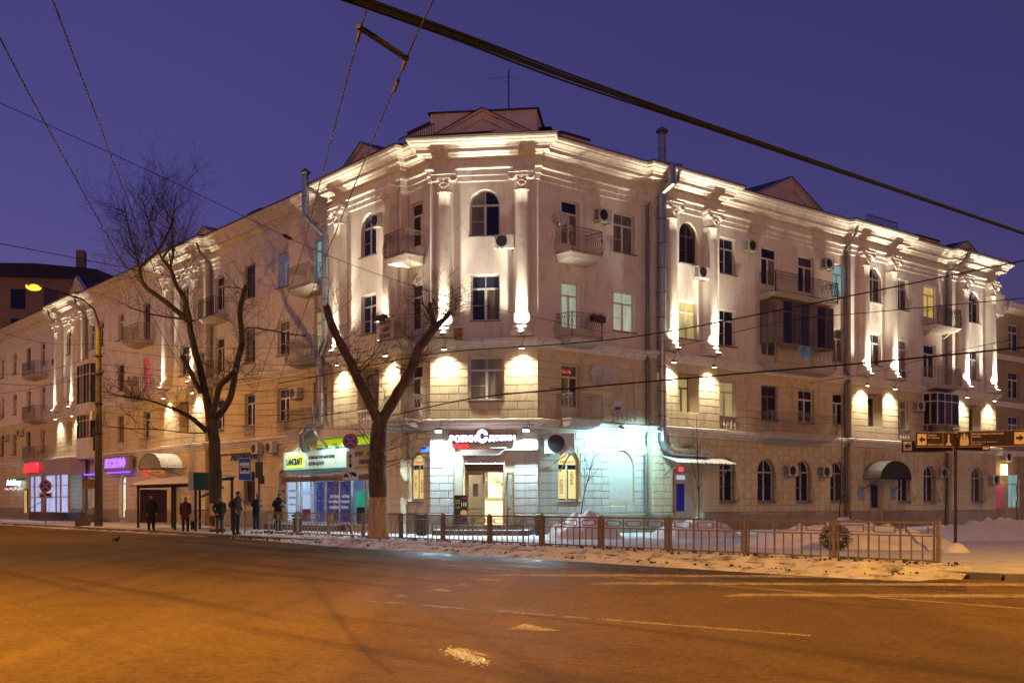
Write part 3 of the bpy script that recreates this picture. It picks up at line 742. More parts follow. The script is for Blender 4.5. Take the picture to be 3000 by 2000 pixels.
# ---- roof pieces: corner attic with pediment, dormer gables, chimneys, railing
def gable(F, xc, w, z0, h, y, deep=2.5, mat=MPK, lit=False):
    M = F @ T(xc, y, z0); g = MB(); r = w/2
    g.prism([(-r, 0), (r, 0), (r, .18), (0, h), (-r, .18)], 0, deep); a = g.build('gable', mat, B, M)
    s = MB()
    for k in (-1, 1): s.bar((k*(r+.1), -.06, .18), (0, -.06, h+.03), .20, .12); s.bar((k*(r*.78), -.03, .14), (0, -.03, h*.74), .10, .06)
    s.build('gable_moulding', MCR if lit else mat, a, M)
    rf = MB()
    for k in (-1, 1): rf.add([(k*(r+.2), -.2, .16), (0, -.2, h+.10), (0, deep, h+.10), (k*(r+.2), deep, .16), (k*(r+.2), -.2, .12), (0, -.2, h+.06), (0, deep, h+.06), (k*(r+.2), deep, .12)], [(0, 1, 2, 3), (4, 5, 6, 7), (0, 1, 5, 4), (0, 3, 7, 4)])
    rf.build('gable_roof', MROOF, a, M)
g = MB().box(-.25, 4.45, 1.15, 4.2, 16.7, 18.42); att = g.build('attic', MPK, B, FC)
MB().box(-.36, 4.56, 1.05, 4.4, 18.42, 18.48).build('attic_roof', MROOF, att, FC)
gable(FC, 2.1, 4.7, 17.02, 1.38, .95, .5)
MB().box(-.5, 4.7, .6, 1.1, 16.6, 17.05).build('attic_step', MPK, B, FC)
gable(FL, -7.4, 6.0, 17.15, 1.7, 1.2, 3); gable(FL, -47.4, 5.2, 16.75, 1.9, .3, 3, lit=True); gable(FL, -25.5, 5.4, 16.95, 1.3, 1.0, 3)
gable(FR, 19.5, 7.2, 17.2, 1.9, 1.6, 3); gable(FR, 38.2, 5.2, 17.1, 1.3, 1.5, 3)
def chimney(F, x, y, z0, z1, w, d): 
    c = MB().box(-w/2, w/2, 0, d, 0, z1-z0).build('chimney', MPK, B, F @ T(x, y, z0)); MB().box(-w/2-.08, w/2+.08, -.08, d+.08, z1-z0, z1-z0+.1).build('chimney_cap', MROOF, c, F @ T(x, y, z0))
for a in ((FR, 4.3, 2.4, 17.0, 18.35, 1.7, 1.2), (FR, 21.2, 2.6, 17.2, 19.25, 1.2, .9), (FR, 29.5, 2.2, 17.0, 18.0, 2.2, 1.0), (FR, 35.2, 2.4, 17.0, 18.35, 2.6, 1.2), (FR, 40.0, 2.4, 17, 18.2, 1.2, 1), (FL, -21.8, 2.5, 17.0, 18.7, 1.6, 1.4), (FL, -4.2, 2.6, 17.0, 19.15, 2.6, 2.2), (FL, -35, 2.6, 17, 18.5, 3.2, 1.4), (FL, -40.5, 3, 17, 18.2, 2.6, 1.4)): chimney(*a)
def roof_rail(F, x0, x1, y, z):
    g = MB(); n = int((x1-x0)/.16)
    for i in range(n+1): g.bar((x0+(x1-x0)*i/n, y, z), (x0+(x1-x0)*i/n, y, z+.75), .02)
    for k in (.02, .74): g.bar((x0, y, z+k), (x1, y, z+k), .035)
    g.build('roof_railing', MIRON, B, F)
roof_rail(FL, -2.9, -.2, .3, 17.0); roof_rail(FR, 24.0, 27.2, -.3, 16.78)
# ---- rainwater pipes
def downpipe(F, pts, r=.075, mat=MGALVD, funnel=True):
    g = MB(); g.tube([(x, y, z) for x, y, z in pts], r, 10)
    x, y, z = pts[0]
    if funnel: g.lathe([(r, z-.25), (r*2.4, z+.05), (r*2.4, z+.22)], 10, (x, y))
    for k in range(1, len(pts)):
        a, b = pts[k-1], pts[k]
        if abs(a[2]-b[2]) > 2:
            zz = b[2]+.8
            while zz < a[2]: g.lathe([(r*1.15, zz), (r*1.15, zz+.05)], 10, (b[0], b[1])); zz += 2.1
    g.build('rainwater_pipe', mat, B, F)
downpipe(FR, [(7.5, -1.15, 16.65), (7.5, -1.1, 16.1), (7.05, -.6, 15.6), (6.45, -.18, 15.0), (6.45, -.18, 4.0)], .07)
downpipe(FR, [(22.1, -.95, 16.6), (22.1, -.9, 16.1), (22.25, -.14, 15.2), (22.25, -.14, 8.6), (22.25, -.42, 8.2), (22.25, -.14, 7.8), (22.25, -.14, 5.1), (22.25, -.42, 4.7), (22.25, -.14, 4.3), (22.25, -.2, .5), (22.3, -.5, .25)])
downpipe(FR, [(33.6, -1.2, 16.6), (33.4, -1.0, 16.1), (32.95, -.14, 15.4), (32.95, -.14, .4)])
downpipe(FR, [(6.35, -.2, 3.6), (6.35, -.2, 1.0), (6.5, -.35, .8), (6.5, -.35, .45), (6.7, -.55, .25)], .085, MGALV, False)
downpipe(FL, [(-22.2, -.95, 16.6), (-22.2, -.9, 16.1), (-22.2, -.14, 15.2), (-22.2, -.14, .4)]); downpipe(FL, [(-44.2, -.95, 16.6), (-44.2, -.9, 16.0), (-44.2, -.14, 15.2), (-44.2, -.14, .4)])
downpipe(FL, [(-50.7, -.95, 16.6), (-50.7, -.9, 16.0), (-50.7, -.14, 15.2), (-50.7, -.14, 8)]); downpipe(FL, [(-28.9, -.9, 16.6), (-28.9, -.14, 15.4), (-28.9, -.14, 5)], .06)
# ================================================================== lamps on the building
E_WARM = emit('warm_lens', C_WARM, 25); E_COOL = emit('cool_lens', C_FLOOD, 60)
def fixture(label, M, power, color, lens, angle, blend, size=.13, group=None, cat='spotlight', up=False, spill=0):
    t = thing('spotlight', label, cat, M, group)
    g = MB().box(-size, size, -size*.7, size*.7, 0, size*.9); g.box(-size*.25, size*.25, size*.3, size*1.1, size*.9, size*1.3); g.build('housing', MGALVD, t, M)
    MB().box(-size*.85, size*.85, -size*.55, size*.55, -.012, -.002).build('lens', lens, t, M)
    g = MB(); g.tube([(0, size*.4, size*1.1), (size*.8, size*.2, size*3.0), (size*1.0, size*.9, size*4), (size*.4, size*1.6, size*4.4)], .012, 5); 
    if not up: g.build('cord', MBLK, t, M)
    lamp('lamp_light', 'SPOT', t, M @ T(0, 0, -.05), power, color, .05, angle, blend)
    if up: lamp('lamp_light', 'SPOT', t, M @ T(0, 0, -.05), power*spill, color, .05, 118, 1.0)
    return t
cname = [('left', 'rounded corner bay'), ('right', 'rounded corner bay'), ('left', 'bay past the tall duct'), ('right', 'bay past the tall duct'), ('left', 'second bay on the right street'), ('right', 'second bay on the right street'), ('left', 'end bay on the right street'), ('right', 'end bay on the right street'),
         ('right', 'bay left of the corner'), ('left', 'bay left of the corner'), ('right', 'bay behind the big bare tree'), ('left', 'bay behind the big bare tree'), ('right', 'far left bay'), ('left', 'far left bay')]
for i, (F, x, y) in enumerate(COLS):
    s, bay = cname[i]; k = 1.0 if i < 10 else .8; sp = .42 if i < 10 else .04
    fixture(f'uplight at the foot of the {s} column, {bay}', F @ T(x, y-.56, 8.48) @ RX(180+2.5), P_UP*k, C_WARM, E_WARM, 52, .75, .10, 'column uplights', up=True, spill=sp)
    fixture(f'downlight under the {s} column washing the pier, {bay}', F @ T(x, y-.28, 7.82) @ RX(6), P_DOWN*k, C_WARM, E_WARM, 124, 1.0, .11, 'pier downlights')
fixture('left blazing white floodlight above the burger shop sign', FC @ T(.48, -.72, 4.36) @ RX(-20), P_FLOOD*2.0, C_FLOOD, E_COOL, 168, .35, .14, 'shop floodlights', 'floodlight')
fixture('right blazing white floodlight above the burger shop sign', FC @ T(4.2, -.72, 4.36) @ RX(-20), P_FLOOD*2.0, C_FLOOD, E_COOL, 168, .35, .14, 'shop floodlights', 'floodlight')
fixture('white floodlight on the blue lit wall, nearer the satellite dish', FR @ T(3.3, -1.6, 4.55) @ RX(30), P_FLOOD*.8, C_FLOOD2, E_COOL, 165, .6, .10, 'side wall floodlights', 'floodlight')
fixture('white floodlight on the blue lit wall, nearer the tall duct', FR @ T(5.7, -1.6, 4.55) @ RX(38), P_FLOOD*.8, C_FLOOD2, E_COOL, 165, .6, .10, 'side wall floodlights', 'floodlight')

# ================================================================== burger shop in the corner
MRED = emit('red_letters', (1, .02, .03), 2.2); MLETW = emit('white_letters', (1, .82, .95), 6.0); MPURP = plain('dark_letter_rim', (.06, .04, .06), .5)
t = thing('shop_sign', 'glowing white letter sign of the burger shop over its door', 'sign', FC @ T(.9, -CO-.25, 3.86))
text('РОБИН', FC @ T(.92, -CO-.26, 3.93), 1.13, .27, MLETW, t, fat=.045, depth=.05); text('ДОБИН', FC @ T(2.58, -CO-.26, 3.93), 1.12, .27, MLETW, t, fat=.045, depth=.05); text('С', FC @ T(2.07, -CO-.28, 3.88), .47, .56, MLETW, t, fat=.06, depth=.05)
bd = MB().box(.84, 3.76, -CO-.22, -CO-.16, 3.87, 4.28); bd.lathe([(.30, -.03), (.30, .03)], 24, M=T(2.31, -CO-.19, 4.17) @ RX(90)); bd.build('sign_board', MPURP, t, FC)
MB().box(1.0, 3.6, -CO-.16, -CO, 4.02, 4.10).build('mounting_rail', MGALVD, t, FC)
text('BURGER', FC @ T(.93, -CO-.12, 3.70), .76, .14, MRED, t, fat=.02, depth=.03)
MBRN = plain('brown_door_frame', (.30, .18, .09), .45); MPINK = plain('pinkish_shutter', (.52, .38, .33), .5)
g = MB().box(1.47, 1.55, .12, .20, .42, 2.72).box(3.12, 3.20, .12, .20, .42, 2.72).box(1.55, 3.12, .12, .20, 2.64, 2.72); t = g.build('shop_door', MBRN, B, FC)
MB().box(1.47, 3.20, .11, .19, 2.72, 3.02).build('lintel_panel', plain('dark_brown_panel', (.06, .035, .025), .4), t, FC)
def leaf(M, w, h, name='door_leaf'):
    g = MB().box(0, .09, -.025, .025, 0, h).box(w-.09, w, -.025, .025, 0, h).box(.09, w-.09, -.025, .025, 0, .10).box(.09, w-.09, -.025, .025, h-.10, h).box(.09, w-.09, -.025, .025, .62, .70)
    o = g.build(name, MBRN, t, M)
    MB().quad((.09, 0, .70), (w-.09, 0, .70), (w-.09, 0, h-.1), (.09, 0, h-.1)).build('pane', MCLEAR, t, M); MB().quad((.09, 0, .1), (w-.09, 0, .1), (w-.09, 0, .62), (.09, 0, .62)).build('pane', MCLEAR, t, M)
    MB().tube([(w-.05, -.03, .95), (w-.05, -.09, .98), (w-.05, -.09, 1.30), (w-.05, -.03, 1.33)], .014, 6).build('handle', MGALV, t, M); return o
lf = leaf(FC @ T(1.55, .16, .42), .78, 2.22); leaf(FC @ T(3.12, .12, .42) @ RZ(-48), .78, 2.22)
MB().box(.26, .50, -.035, -.027, 1.2, 1.75).build('notice', plain('brown_notice', (.12, .07, .04), .6), t, FC @ T(1.55, .16, .42))
t = thing('roller_shutter', 'half lowered pinkish roller shutter above the burger shop door', 'shutter', FC @ T(2.3, -CO, 3.0))
MB().box(1.38, 3.26, -CO-.20, -CO-.002, 3.36, 3.60).build('shutter_box', MPINK, t, FC)
for k in range(5): MB().box(1.47, 3.17, -CO-.06+.004*k, -CO-.03+.004*k, 3.02+.068*k, 3.082+.068*k).build('slat', MPINK, t, FC)
for x in (1.39, 3.18): MB().box(x, x+.07, -CO-.10, -CO-.02, .46, 3.36).build('guide_rail', MPINK, t, FC)
MB().box(3.30, 4.64, -CO-.30, -CO-.03, 3.58, 3.61).build('ledge_plate', MWHT, B, FC)
MB().box(2.65, 3.28, -CO-.30, -CO-.03, 3.64, 3.69).build('ledge_plate', MWHT, B, FC)
# interior
MINT = plain('cream_interior', (.70, .62, .42), .7); E_INT = emit('ceiling_light', (1, .88, .52), 170)
g = MB(); a0, a1, b0, b1, c0, c1 = .75, 3.95, .3, 4.3, .42, 3.1
g.quad((a0, b1, c0), (a1, b1, c0), (a1, b1, c1), (a0, b1, c1)); g.quad((a0, b0, c0), (a0, b1, c0), (a0, b1, c1), (a0, b0, c1)); g.quad((a1, b0, c0), (a1, b0, c1), (a1, b1, c1), (a1, b1, c0)); g.quad((a0, b0, c0), (a1, b0, c0), (a1, b1, c0), (a0, b1, c0)); g.quad((a0, b0, c1), (a0, b1, c1), (a1, b1, c1), (a1, b0, c1))
g.quad((a0, b0, c0), (1.46, b0, c0), (1.46, b0, c1), (a0, b0, c1)); g.quad((3.21, b0, c0), (a1, b0, c0), (a1, b0, c1), (3.21, b0, c1))
g.build('shop_interior', MINT, B, FC)
t = thing('ceiling_lamp', 'bright ceiling light inside the burger shop', 'lamp', FC @ T(2.3, 2, 3.05)); MB().box(1.2, 3.5, 1.0, 1.25, 3.03, 3.08).build('tube', E_INT, t, FC); MB().box(1.2, 3.5, 2.6, 2.85, 3.03, 3.08).build('tube', E_INT, t, FC)
t = thing('serving_counter', 'glass fronted serving counter inside the burger shop', 'counter', FC @ T(3, 2, .42)); MB().box(2.0, 3.9, 2.0, 2.6, .44, 1.15).build('base', MWHT, t, FC); MB().box(2.02, 3.88, 2.05, 2.5, 1.15, 1.55).build('glass_case', GLIT['green'], t, FC); MB().box(1.98, 3.92, 1.98, 2.6, 1.55, 1.59).build('top', MBRN, t, FC)
t = thing('wall_shelf', 'wooden shelves with jars behind the shop counter', 'shelf', FC @ T(3, 4, 1.2))
for z in (1.55, 1.95, 2.3):
    MB().box(2.3, 3.85, 3.75, 4.1, z, z+.04).build('board', plain('honey_wood', (.45, .25, .08), .5), t, FC)
    for k in range(6): MB().lathe([(.06, z+.04), (.07, z+.1), (.05, z+.2), (.03, z+.24)], 8, (2.45+.22*k, 3.92)).build('jar', [MWHT, MBRN, MACC][k % 3], t, FC)
MLEAF = plain('pine_green', (.05, .12, .03), .6)
def garland(M, n=260, sx=.45, sz=.18):
    g = MB(); r = random.Random(2)
    for i in range(n):
        p = Vector((r.gauss(0, sx*.5), r.gauss(0, .06), r.gauss(0, sz*.5))); d = Vector((r.uniform(-1, 1), r.uniform(-1, 1), r.uniform(-1, .6))).normalized()*.10; s = d.orthogonal().normalized()*.018
        g.add([p, p+d*.5+s, p+d, p+d*.5-s], [(0, 1, 2, 3)])
    return tag(g.build('garland', MLEAF, None, M), 'green fir garland hanging inside the burger shop door', 'garland')
garland(FC @ T(2.75, .9, 2.35))
MSTEP = plain('brown_step_tile', (.11, .055, .04), .5, 0, .2, 6)
t = thing('entrance_steps', 'two dark brown steps up to the burger shop door', 'steps', FC @ T(2.4, -.8, 0))
MB().box(.40, 4.35, -1.55, -CO-.1, 0.001, .21).build('step', MSTEP, t, FC); MB().box(.85, 3.95, -1.15, -CO-.1, .21, .41).build('step', MSTEP, t, FC)
MB().box(.38, 4.37, -1.57, -CO-.1, .21, .225).build('snow_cover', MSNOWC, t, FC)
# pavement price board
t = thing('price_board', 'black price board on the steps reading one hundred ten', 'board', FC @ T(1.5, -1.0, .42))
MA = FC @ T(1.22, -1.02, .42); g = MB().box(0, .56, -.02, .02, 0, 1.25); g.build('panel', MBLK, t, MA)
MYEL = emit('yellow_print', (.9, .75, .03), .35); MWP = emit('white_print', (.9, .9, .85), .4); MREDP = emit('red_print', (.8, .03, .05), .4)
text('110', MA @ T(.30, -.024, .78), .22, .17, MWP, t, fat=.02); text('ЛАТТЕ', MA @ T(.05, -.024, .98), .20, .07, MYEL, t); text('ЦЕЗАРЬ', MA @ T(.05, -.024, .88), .20, .07, MYEL, t); text('АКЦИЯ', MA @ T(.32, -.024, 1.08), .19, .08, MREDP, t, fat=.02); text('КАПУЧИНО', MA @ T(.05, -.024, .72), .20, .05, MYEL, t)
MB().lathe([(0, 0), (.12, .02), (.15, .07), (.14, .12), (.08, .19), (0, .21)], 14, M=MA @ T(.40, -.03, .42) @ S3(1, .15, 1)).build('burger_picture', emit('bun_print', (.75, .4, .08), .4), t, MA @ I4 if False else I4)
# advertising panels behind the two arched windows
E_CREAM = emit('cream_poster', (.95, .70, .26), .75, .15, 2); MBRT = plain('brown_print', (.30, .10, .05), .6)
def posters(wo, F, xc, y, words, dep, label):
    t = thing('window_poster', label, 'poster', F @ T(xc, y+dep, 1.5))
    for k, (wds, x0, x1) in enumerate(words):
        MB().box(x0, x1, y+dep-.012, y+dep-.006, 1.52, 2.80).build('strip', E_CREAM, t, F)
        for (s, z, h) in wds: text(s, F @ T(x0+.10, y+dep-.018, z), (x1-x0)*.42, h, MBRT, t, rot=True, fat=.01)
    g = MB(); r = (words[-1][2]-words[0][1])/2; cx = (words[-1][2]+words[0][1])/2
    g.prism([(cx-r*math.cos(math.pi*k/12), 3.0+r*math.sin(math.pi*k/12)) for k in range(13)], y+dep-.012, y+dep-.006); g.build('fanlight_panel', E_CREAM, t, F)
    text('РОБИНСДОБИН', F @ T(cx-r*.75, y+dep-.018, 3.06), r*1.5, .10, MREDP, t, fat=.02)
posters(WB, FL, -1.08, 0, (((('COFFEE', 1.85, .42), ('TEA', 2.34, .22)), -1.52, -1.13), ((('BURGERS', 1.8, .55),), -1.04, -.65)), .16, 'cream coffee and burgers panels in the arched window left of the corner')
posters(WA, FR, 1.74, 0, (((('DESSERTS', 1.75, .6),), 1.22, 1.68), ((('BURGERS', 2.15, .55),), 1.82, 2.26)), .16, 'cream desserts and burgers panels in the arched window right of the corner')
t = thing('street_plate', 'small blue street name plate left of the corner entrance', 'sign', FC @ T(-.3, -CO, 3.6)); MB().box(-.38, -.02, -CO-.10, -CO-.02, 3.52, 3.72).build('plate', plain('blue_enamel', (.02, .05, .25), .3), t, FC); MB().box(-.30, -.10, -CO-.16, -CO-.06, 3.72, 3.77).build('lamp_bar', MBLK, t, FC)

# ================================================================== computer club and shoe repair on the left street
E_SIGN = emit('sign_face', (.62, .82, .62), .45, .12, 1); MNAVY = plain('navy_print', (.02, .04, .10), .5); E_LIME = emit('lime_panel', (.55, .75, .02), .55, .1, 1); MTEAL = emit('teal_strip', (.03, .20, .20), .5, .7, 14)
ys = -.50
t = thing('shop_sign', 'long pale computer club sign with lime logo box', 'sign', FL @ T(-9.3, ys, 3))
MB().box(-12.4, -6.1, ys, ys+.16, 3.02, 3.92).build('box', E_SIGN, t, FL); MB().box(-12.42, -6.08, ys-.02, ys+.16, 2.90, 3.02).build('trim', MTEAL, t, FL)
MB().box(-12.05, -10.25, ys-.03, ys-.002, 3.12, 3.74).build('logo_box', emit('lime_box', (.72, .95, .12), .9), t, FL); text('LANCRAFT', FL @ T(-11.98, ys-.035, 3.24), 1.62, .36, MNAVY, t, fat=.03, depth=.03)
text('КОМПЬЮТЕРНЫЙ КЛУБ', FL @ T(-9.75, ys-.005, 3.50), 2.5, .20, MNAVY, t, fat=.02, depth=.02); text('КОПИ-ЦЕНТР', FL @ T(-9.75, ys-.005, 3.16), 1.5, .20, MNAVY, t, fat=.02, depth=.02)
for x in (-11.6, -9.8, -8.0, -6.6):
    MB().bar((x, ys+.05, 3.92), (x+.05, ys-.40, 4.10), .025).build('lamp_arm', MGALV, t, FL); MB().box(x-.05, x+.15, ys-.48, ys-.36, 4.07, 4.12).build('lamp_head', MGALV, t, FL)
    lamp('lamp_light', 'SPOT', t, FL @ T(x+.05, ys-.42, 4.05) @ RX(35), 70, (.75, .9, 1.0), .04, 150, .5)
MTAN = plain('tan_panel', (.36, .26, .13), .6)
t = thing('shop_sign', 'tan shoe repair sign right of the computer club sign', 'sign', FL @ T(-4.5, ys, 3))
MB().box(-6.04, -2.95, ys-.05, ys+.14, 3.02, 3.92).build('box', MTAN, t, FL); text('РЕМОНТ', FL @ T(-5.6, ys-.055, 3.5), 1.0, .2, MNAVY, t, fat=.02, depth=.02); text('ОБУВИ', FL @ T(-4.2, ys-.055, 3.5), .9, .2, MNAVY, t, fat=.02, depth=.02); text('КЛЮЧИ', FL @ T(-4.9, ys-.055, 3.14), .9, .18, MNAVY, t, fat=.02, depth=.02)
t = thing('shop_fascia', 'lime green band under the first floor balcony by the tree', 'sign', FL @ T(-6, -.45, 4.1)); MB().box(-9.0, -3.0, -.47, -.40, 4.03, 4.40).build('panel', E_LIME, t, FL); MB().box(-9.0, -3.0, -.50, -.40, 3.94, 4.03).build('trim', MTEAL, t, FL)
MB().box(-8.4, -2.6, -.95, -.36, 4.45, 4.93).build('shop_ledge', MW, B, FL)
MWOOD = plain('weathered_wood_frame', (.30, .21, .14), .6); MWFR = plain('white_shop_frame', (.62, .64, .68), .4)
yf = -.42
t = MB().box(-12.35, -3.0, yf-.01, yf+.11, .30, .38).build('shop_front', MWFR, B, FL)
for x in (-12.3, -11.2, -10.75, -9.7, -9.35, -8.3, -6.95, -5.9, -4.6, -3.05):
    MB().box(x-.05, x+.05, yf, yf+.10, .32, 2.72).build('mullion', MWFR if x < -5 else MWOOD, t, FL)
MB().box(-12.35, -3.0, yf-.01, yf+.11, 2.70, 2.78).build('top_rail', MWFR, t, FL)
MB().box(-12.6, -3.0, yf-.06, yf-.015, 2.40, 2.66).build('brown_strip', plain('brown_strip', (.16, .08, .03), .6), t, FL)
text('РЕМОНТ ОБУВИ, КОЖГАЛАНТЕРЕИ, ДУБЛИКАТЫ КЛЮЧЕЙ', FL @ T(-12.2, yf-.065, 2.47), 8.6, .12, MNAVY, t, fat=.02)
XS = [-12.3, -11.2, -10.75, -9.7, -9.35, -8.3, -6.95, -5.9, -4.6, -3.05]
for a, b_ in zip(XS[:-1], XS[1:]):
    MB().quad((a+.05, yf+.05, .38), (b_-.05, yf+.05, .38), (b_-.05, yf+.05, 2.70), (a+.05, yf+.05, 2.70)).build('pane', MCLEAR, t, FL)
MSTEPG = plain('grey_brown_step', (.16, .12, .10), .7)
t2 = thing('shop_step', 'long low grey brown step in front of the computer club', 'step', FL @ T(-9, -1, 0)); MB().box(-12.9, -6.6, -1.35, -.46, .001, .28).build('tread', MSTEPG, t2, FL); MB().box(-12.92, -6.58, -1.37, -.46, .28, .30).build('snow_cover', MSNOW, t2, FL)
for x in (-12.32, -3.03):
    MB().box(x-.03, x+.03, yf+.11, 0 if x < -8 else -.35, .32, 2.75).build('side_panel', MWFR, t, FL)
# room behind, posters on the inside
E_TUBE = emit('cool_tube', (.70, .85, 1.0), 26); MROOM = plain('pale_blue_room', (.55, .60, .72), .7)
g = MB(); a0, a1, b0, b1, c0, c1 = -12.3, -3.05, .13, 4.2, .30, 2.9
g.quad((a0, b1, c0), (a1, b1, c0), (a1, b1, c1), (a0, b1, c1)); g.quad((a0, b0, c0), (a0, b1, c0), (a0, b1, c1), (a0, b0, c1)); g.quad((a1, b0, c0), (a1, b0, c1), (a1, b1, c1), (a1, b1, c0)); g.quad((a0, b0-.6, c0), (a1, b0-.6, c0), (a1, b1, c0), (a0, b1, c0)); g.quad((a0, b0, c1), (a0, b1, c1), (a1, b1, c1), (a1, b0, c1))
g.build('shop_interior', MROOM, B, FL)
t = thing('ceiling_lamp', 'cool white ceiling tubes inside the computer club', 'lamp', FL @ T(-8, 1, 2.85))
for x in (-12.0, -10.2, -8.4, -6.0, -4.4): MB().box(x, x+1.3, .35, .55, 2.80, 2.86).build('tube', E_TUBE, t, FL)
def poster_mat(name, cols, s, sc_=2.2):
    m, tt, b = newmat(name); c = mix(tt, remap(tt, noise(tt, sc_, 5, dist=2.0), .42, .58), cols[0], cols[1]); c = mix(tt, remap(tt, noise(tt, sc_*1.7, 4, dist=3), .58, .66), c, cols[2])
    tt.links.new(c, b.inputs['Base Color']); tt.links.new(c, b.inputs['Emission Color']); b.inputs['Emission Strength'].default_value = s; b.inputs['Roughness'].default_value = .4; return m
MPOST = poster_mat('blue_game_poster', ((.02, .03, .12), (.03, .06, .24), (.35, .30, .55)), .9)
E_WPOST = emit('white_poster', (.60, .75, 1.0), .75, .12, 1); E_GRN = emit('green_screen', (.02, .45, .25), .8, .5, 3)
t = thing('shop_poster', 'white poster with dark lines at the left end of the shop window', 'poster', FL @ T(-11.7, yf+.09, .5)); MB().box(-12.22, -11.27, yf+.07, yf+.08, .42, 2.35).build('sheet', E_WPOST, t, FL)
for k, s in enumerate(('ИНТЕРНЕТ', 'ИГРОВЫЕ', 'ПРОДУКТЫ')): text(s, FL @ T(-12.1, yf+.066, 1.9-.35*k), .7, .11, MNAVY, t, fat=.02)
t = thing('shop_poster', 'dark blue poster with a pale swirling figure in the shop window', 'poster', FL @ T(-8.8, yf+.09, .5)); MB().box(-9.28, -8.37, yf+.07, yf+.08, .42, 2.38).build('sheet', MPOST, t, FL)
t = thing('shop_poster', 'wide dark blue poster with white headline in the shop window', 'poster', FL @ T(-7.0, yf+.09, .5)); MB().box(-8.23, -5.97, yf+.07, yf+.08, .42, 2.38).build('sheet', poster_mat('navy_game_poster', ((.015, .02, .09), (.02, .04, .17), (.30, .10, .14)), .9), t, FL)
for k, (s, x, wd) in enumerate((('ЛУЧШИЕ ИГРЫ', -7.95, 1.8), ('НА НОВЫХ МОЩНЫХ', -8.05, 1.95), ('КОМПЬЮТЕРАХ', -7.95, 1.75))): text(s, FL @ T(x, yf+.064, 1.58-.26*k), wd, .15, MWP, t, fat=.02)
t = thing('payment_kiosk', 'green lit payment kiosk behind the shop glass by the trunk', 'kiosk', FL @ T(-5.3, .2, .3)); MB().box(-5.75, -5.05, -.2, .3, .31, 1.15).build('cabinet', plain('purple_cabinet', (.06, .03, .14), .4), t, FL); MB().prism([(-5.8, 1.15), (-5.0, 1.15), (-5.05, 1.9), (-5.75, 1.9)], -.18, .1).build('screen', E_GRN, t, FL)
t = thing('door_poster', 'dark red and white notices on the club door', 'poster', FL @ T(-10.2, yf+.09, .5)); MB().box(-10.68, -9.77, yf+.07, yf+.08, 1.05, 1.75).build('sheet', E_WPOST, t, FL); MB().box(-10.68, -9.77, yf+.07, yf+.08, .42, 1.04).build('sheet', emit('maroon_poster', (.18, .05, .09), .5, .4, 3), t, FL)
t = thing('handrail', 'steel handrail at the step of the computer club', 'handrail', FL @ T(-11, -1, .28)); MB().tube([(-11.9, -.55, 1.25), (-11.6, -.9, 1.25), (-11.2, -1.5, .75), (-10.9, -1.9, .3)], .022, 6).build('rail', MGALV, t, FL); MB().bar((-11.6, -.95, .29), (-11.6, -.95, 1.2), .03).build('post', MGALV, t, FL)
# red notices beside the shop in the small arched window
t = thing('window_poster', 'pink red notices in the small window left of the computer club', 'poster', FL @ T(-13.5, .1, 1.5)); MB().box(-13.9, -13.2, .08, .09, 2.0, 2.9).build('sheet', plain('notice_pink', (.5, .32, .28), .6, 0, .4, 6), t, FL); MB().box(-13.85, -13.25, .07, .08, 2.3, 2.8).build('print', plain('notice_red', (.45, .12, .09), .6, 0, .6, 12), t, FL); MB().box(-13.9, -13.2, .08, .09, 1.45, 1.9).build('sheet', plain('notice_cream', (.5, .42, .34), .6, 0, .3, 9), t, FL)
t = thing('wall_lettering', 'dark blue lettering on the wall left of the bus stop sign', 'sign', FL @ T(-17, -.1, 3.9)); MB().box(-21.3, -15.4, -.06, -.02, 4.05, 4.12).build('rail', MIRON, t, FL); text('АНДРЕАС', FL @ T(-19.5, -.10, 3.66), 3.6, .42, plain('blue_letters', (.03, .05, .14), .4), t, fat=.03, depth=.06)

# ================================================================== shops further down the left street
MVEST = plain('pinkish_vestibule', (.46, .36, .36), .6); E_BLU = emit('pharmacy_glass', (.50, .62, 1.0), .9, .5, 1.3, (2, 1, .6))
t = thing('shop_vestibule', 'pharmacy vestibule with blue white glowing glass', 'vestibule', FL @ T(-49, -1.5, 0))
MB().box(-53.8, -43.6, -1.55, -.36, 3.45, 4.65).build('fascia', MVEST, t, FL); MB().box(-53.6, -49.9, -1.5, -.36, 0, .62).build('brick_base', plain('brown_brick', (.20, .10, .06), .8, 0, .3, 9), t, FL); MB().box(-49.9, -43.8, -.7, -.36, 0, .62).build('threshold', MSTEPG, t, FL)
for a, b_ in ((-53.4, -52.4), (-52.2, -50.9), (-49.3, -46.9), (-46.7, -45.9), (-45.6, -44.0)):
    p_ = MB().box(a, b_, -1.45, -1.40, .66, 3.42).build('window', E_BLU, t, FL)
    MB().box(a, b_, -1.47, -1.46, 1.75, 1.82).box(a, b_, -1.47, -1.46, 2.6, 2.66).build('glazing_bar', MWFR, p_, FL)
for x in (-53.55, -52.3, -50.4, -49.5, -46.8, -45.75, -43.85): MB().box(x-.13, x+.13, -1.52, -1.38, .62, 3.45).build('pillar', MVEST, t, FL)
for k in range(4): MB().box(-49.6, -47.0, -1.6-.3*(3-k), -.71-.3*0, .15*k+.001, .15*(k+1)).build('step', MSTEPG, t, FL)
MB().tube([(-49.7, -2.6, .0), (-49.7, -2.6, .9), (-49.7, -1.6, 1.5)], .025, 6).tube([(-49.7, -2.2, .3), (-49.7, -2.2, 1.1)], .02, 6).build('handrail', MIRON, t, FL)
t = thing('shop_sign', 'red glowing pharmacy letters on the vestibule', 'sign', FL @ T(-53, -1.8, 4)); text('АПТЕКА', FL @ T(-54.2, -1.75, 3.75), 4.0, .72, MRED, t, fat=.02, depth=.06); MB().bar((-54.2, -1.68, 3.9), (-50.2, -1.68, 3.9), .05).build('rail', MIRON, t, FL)
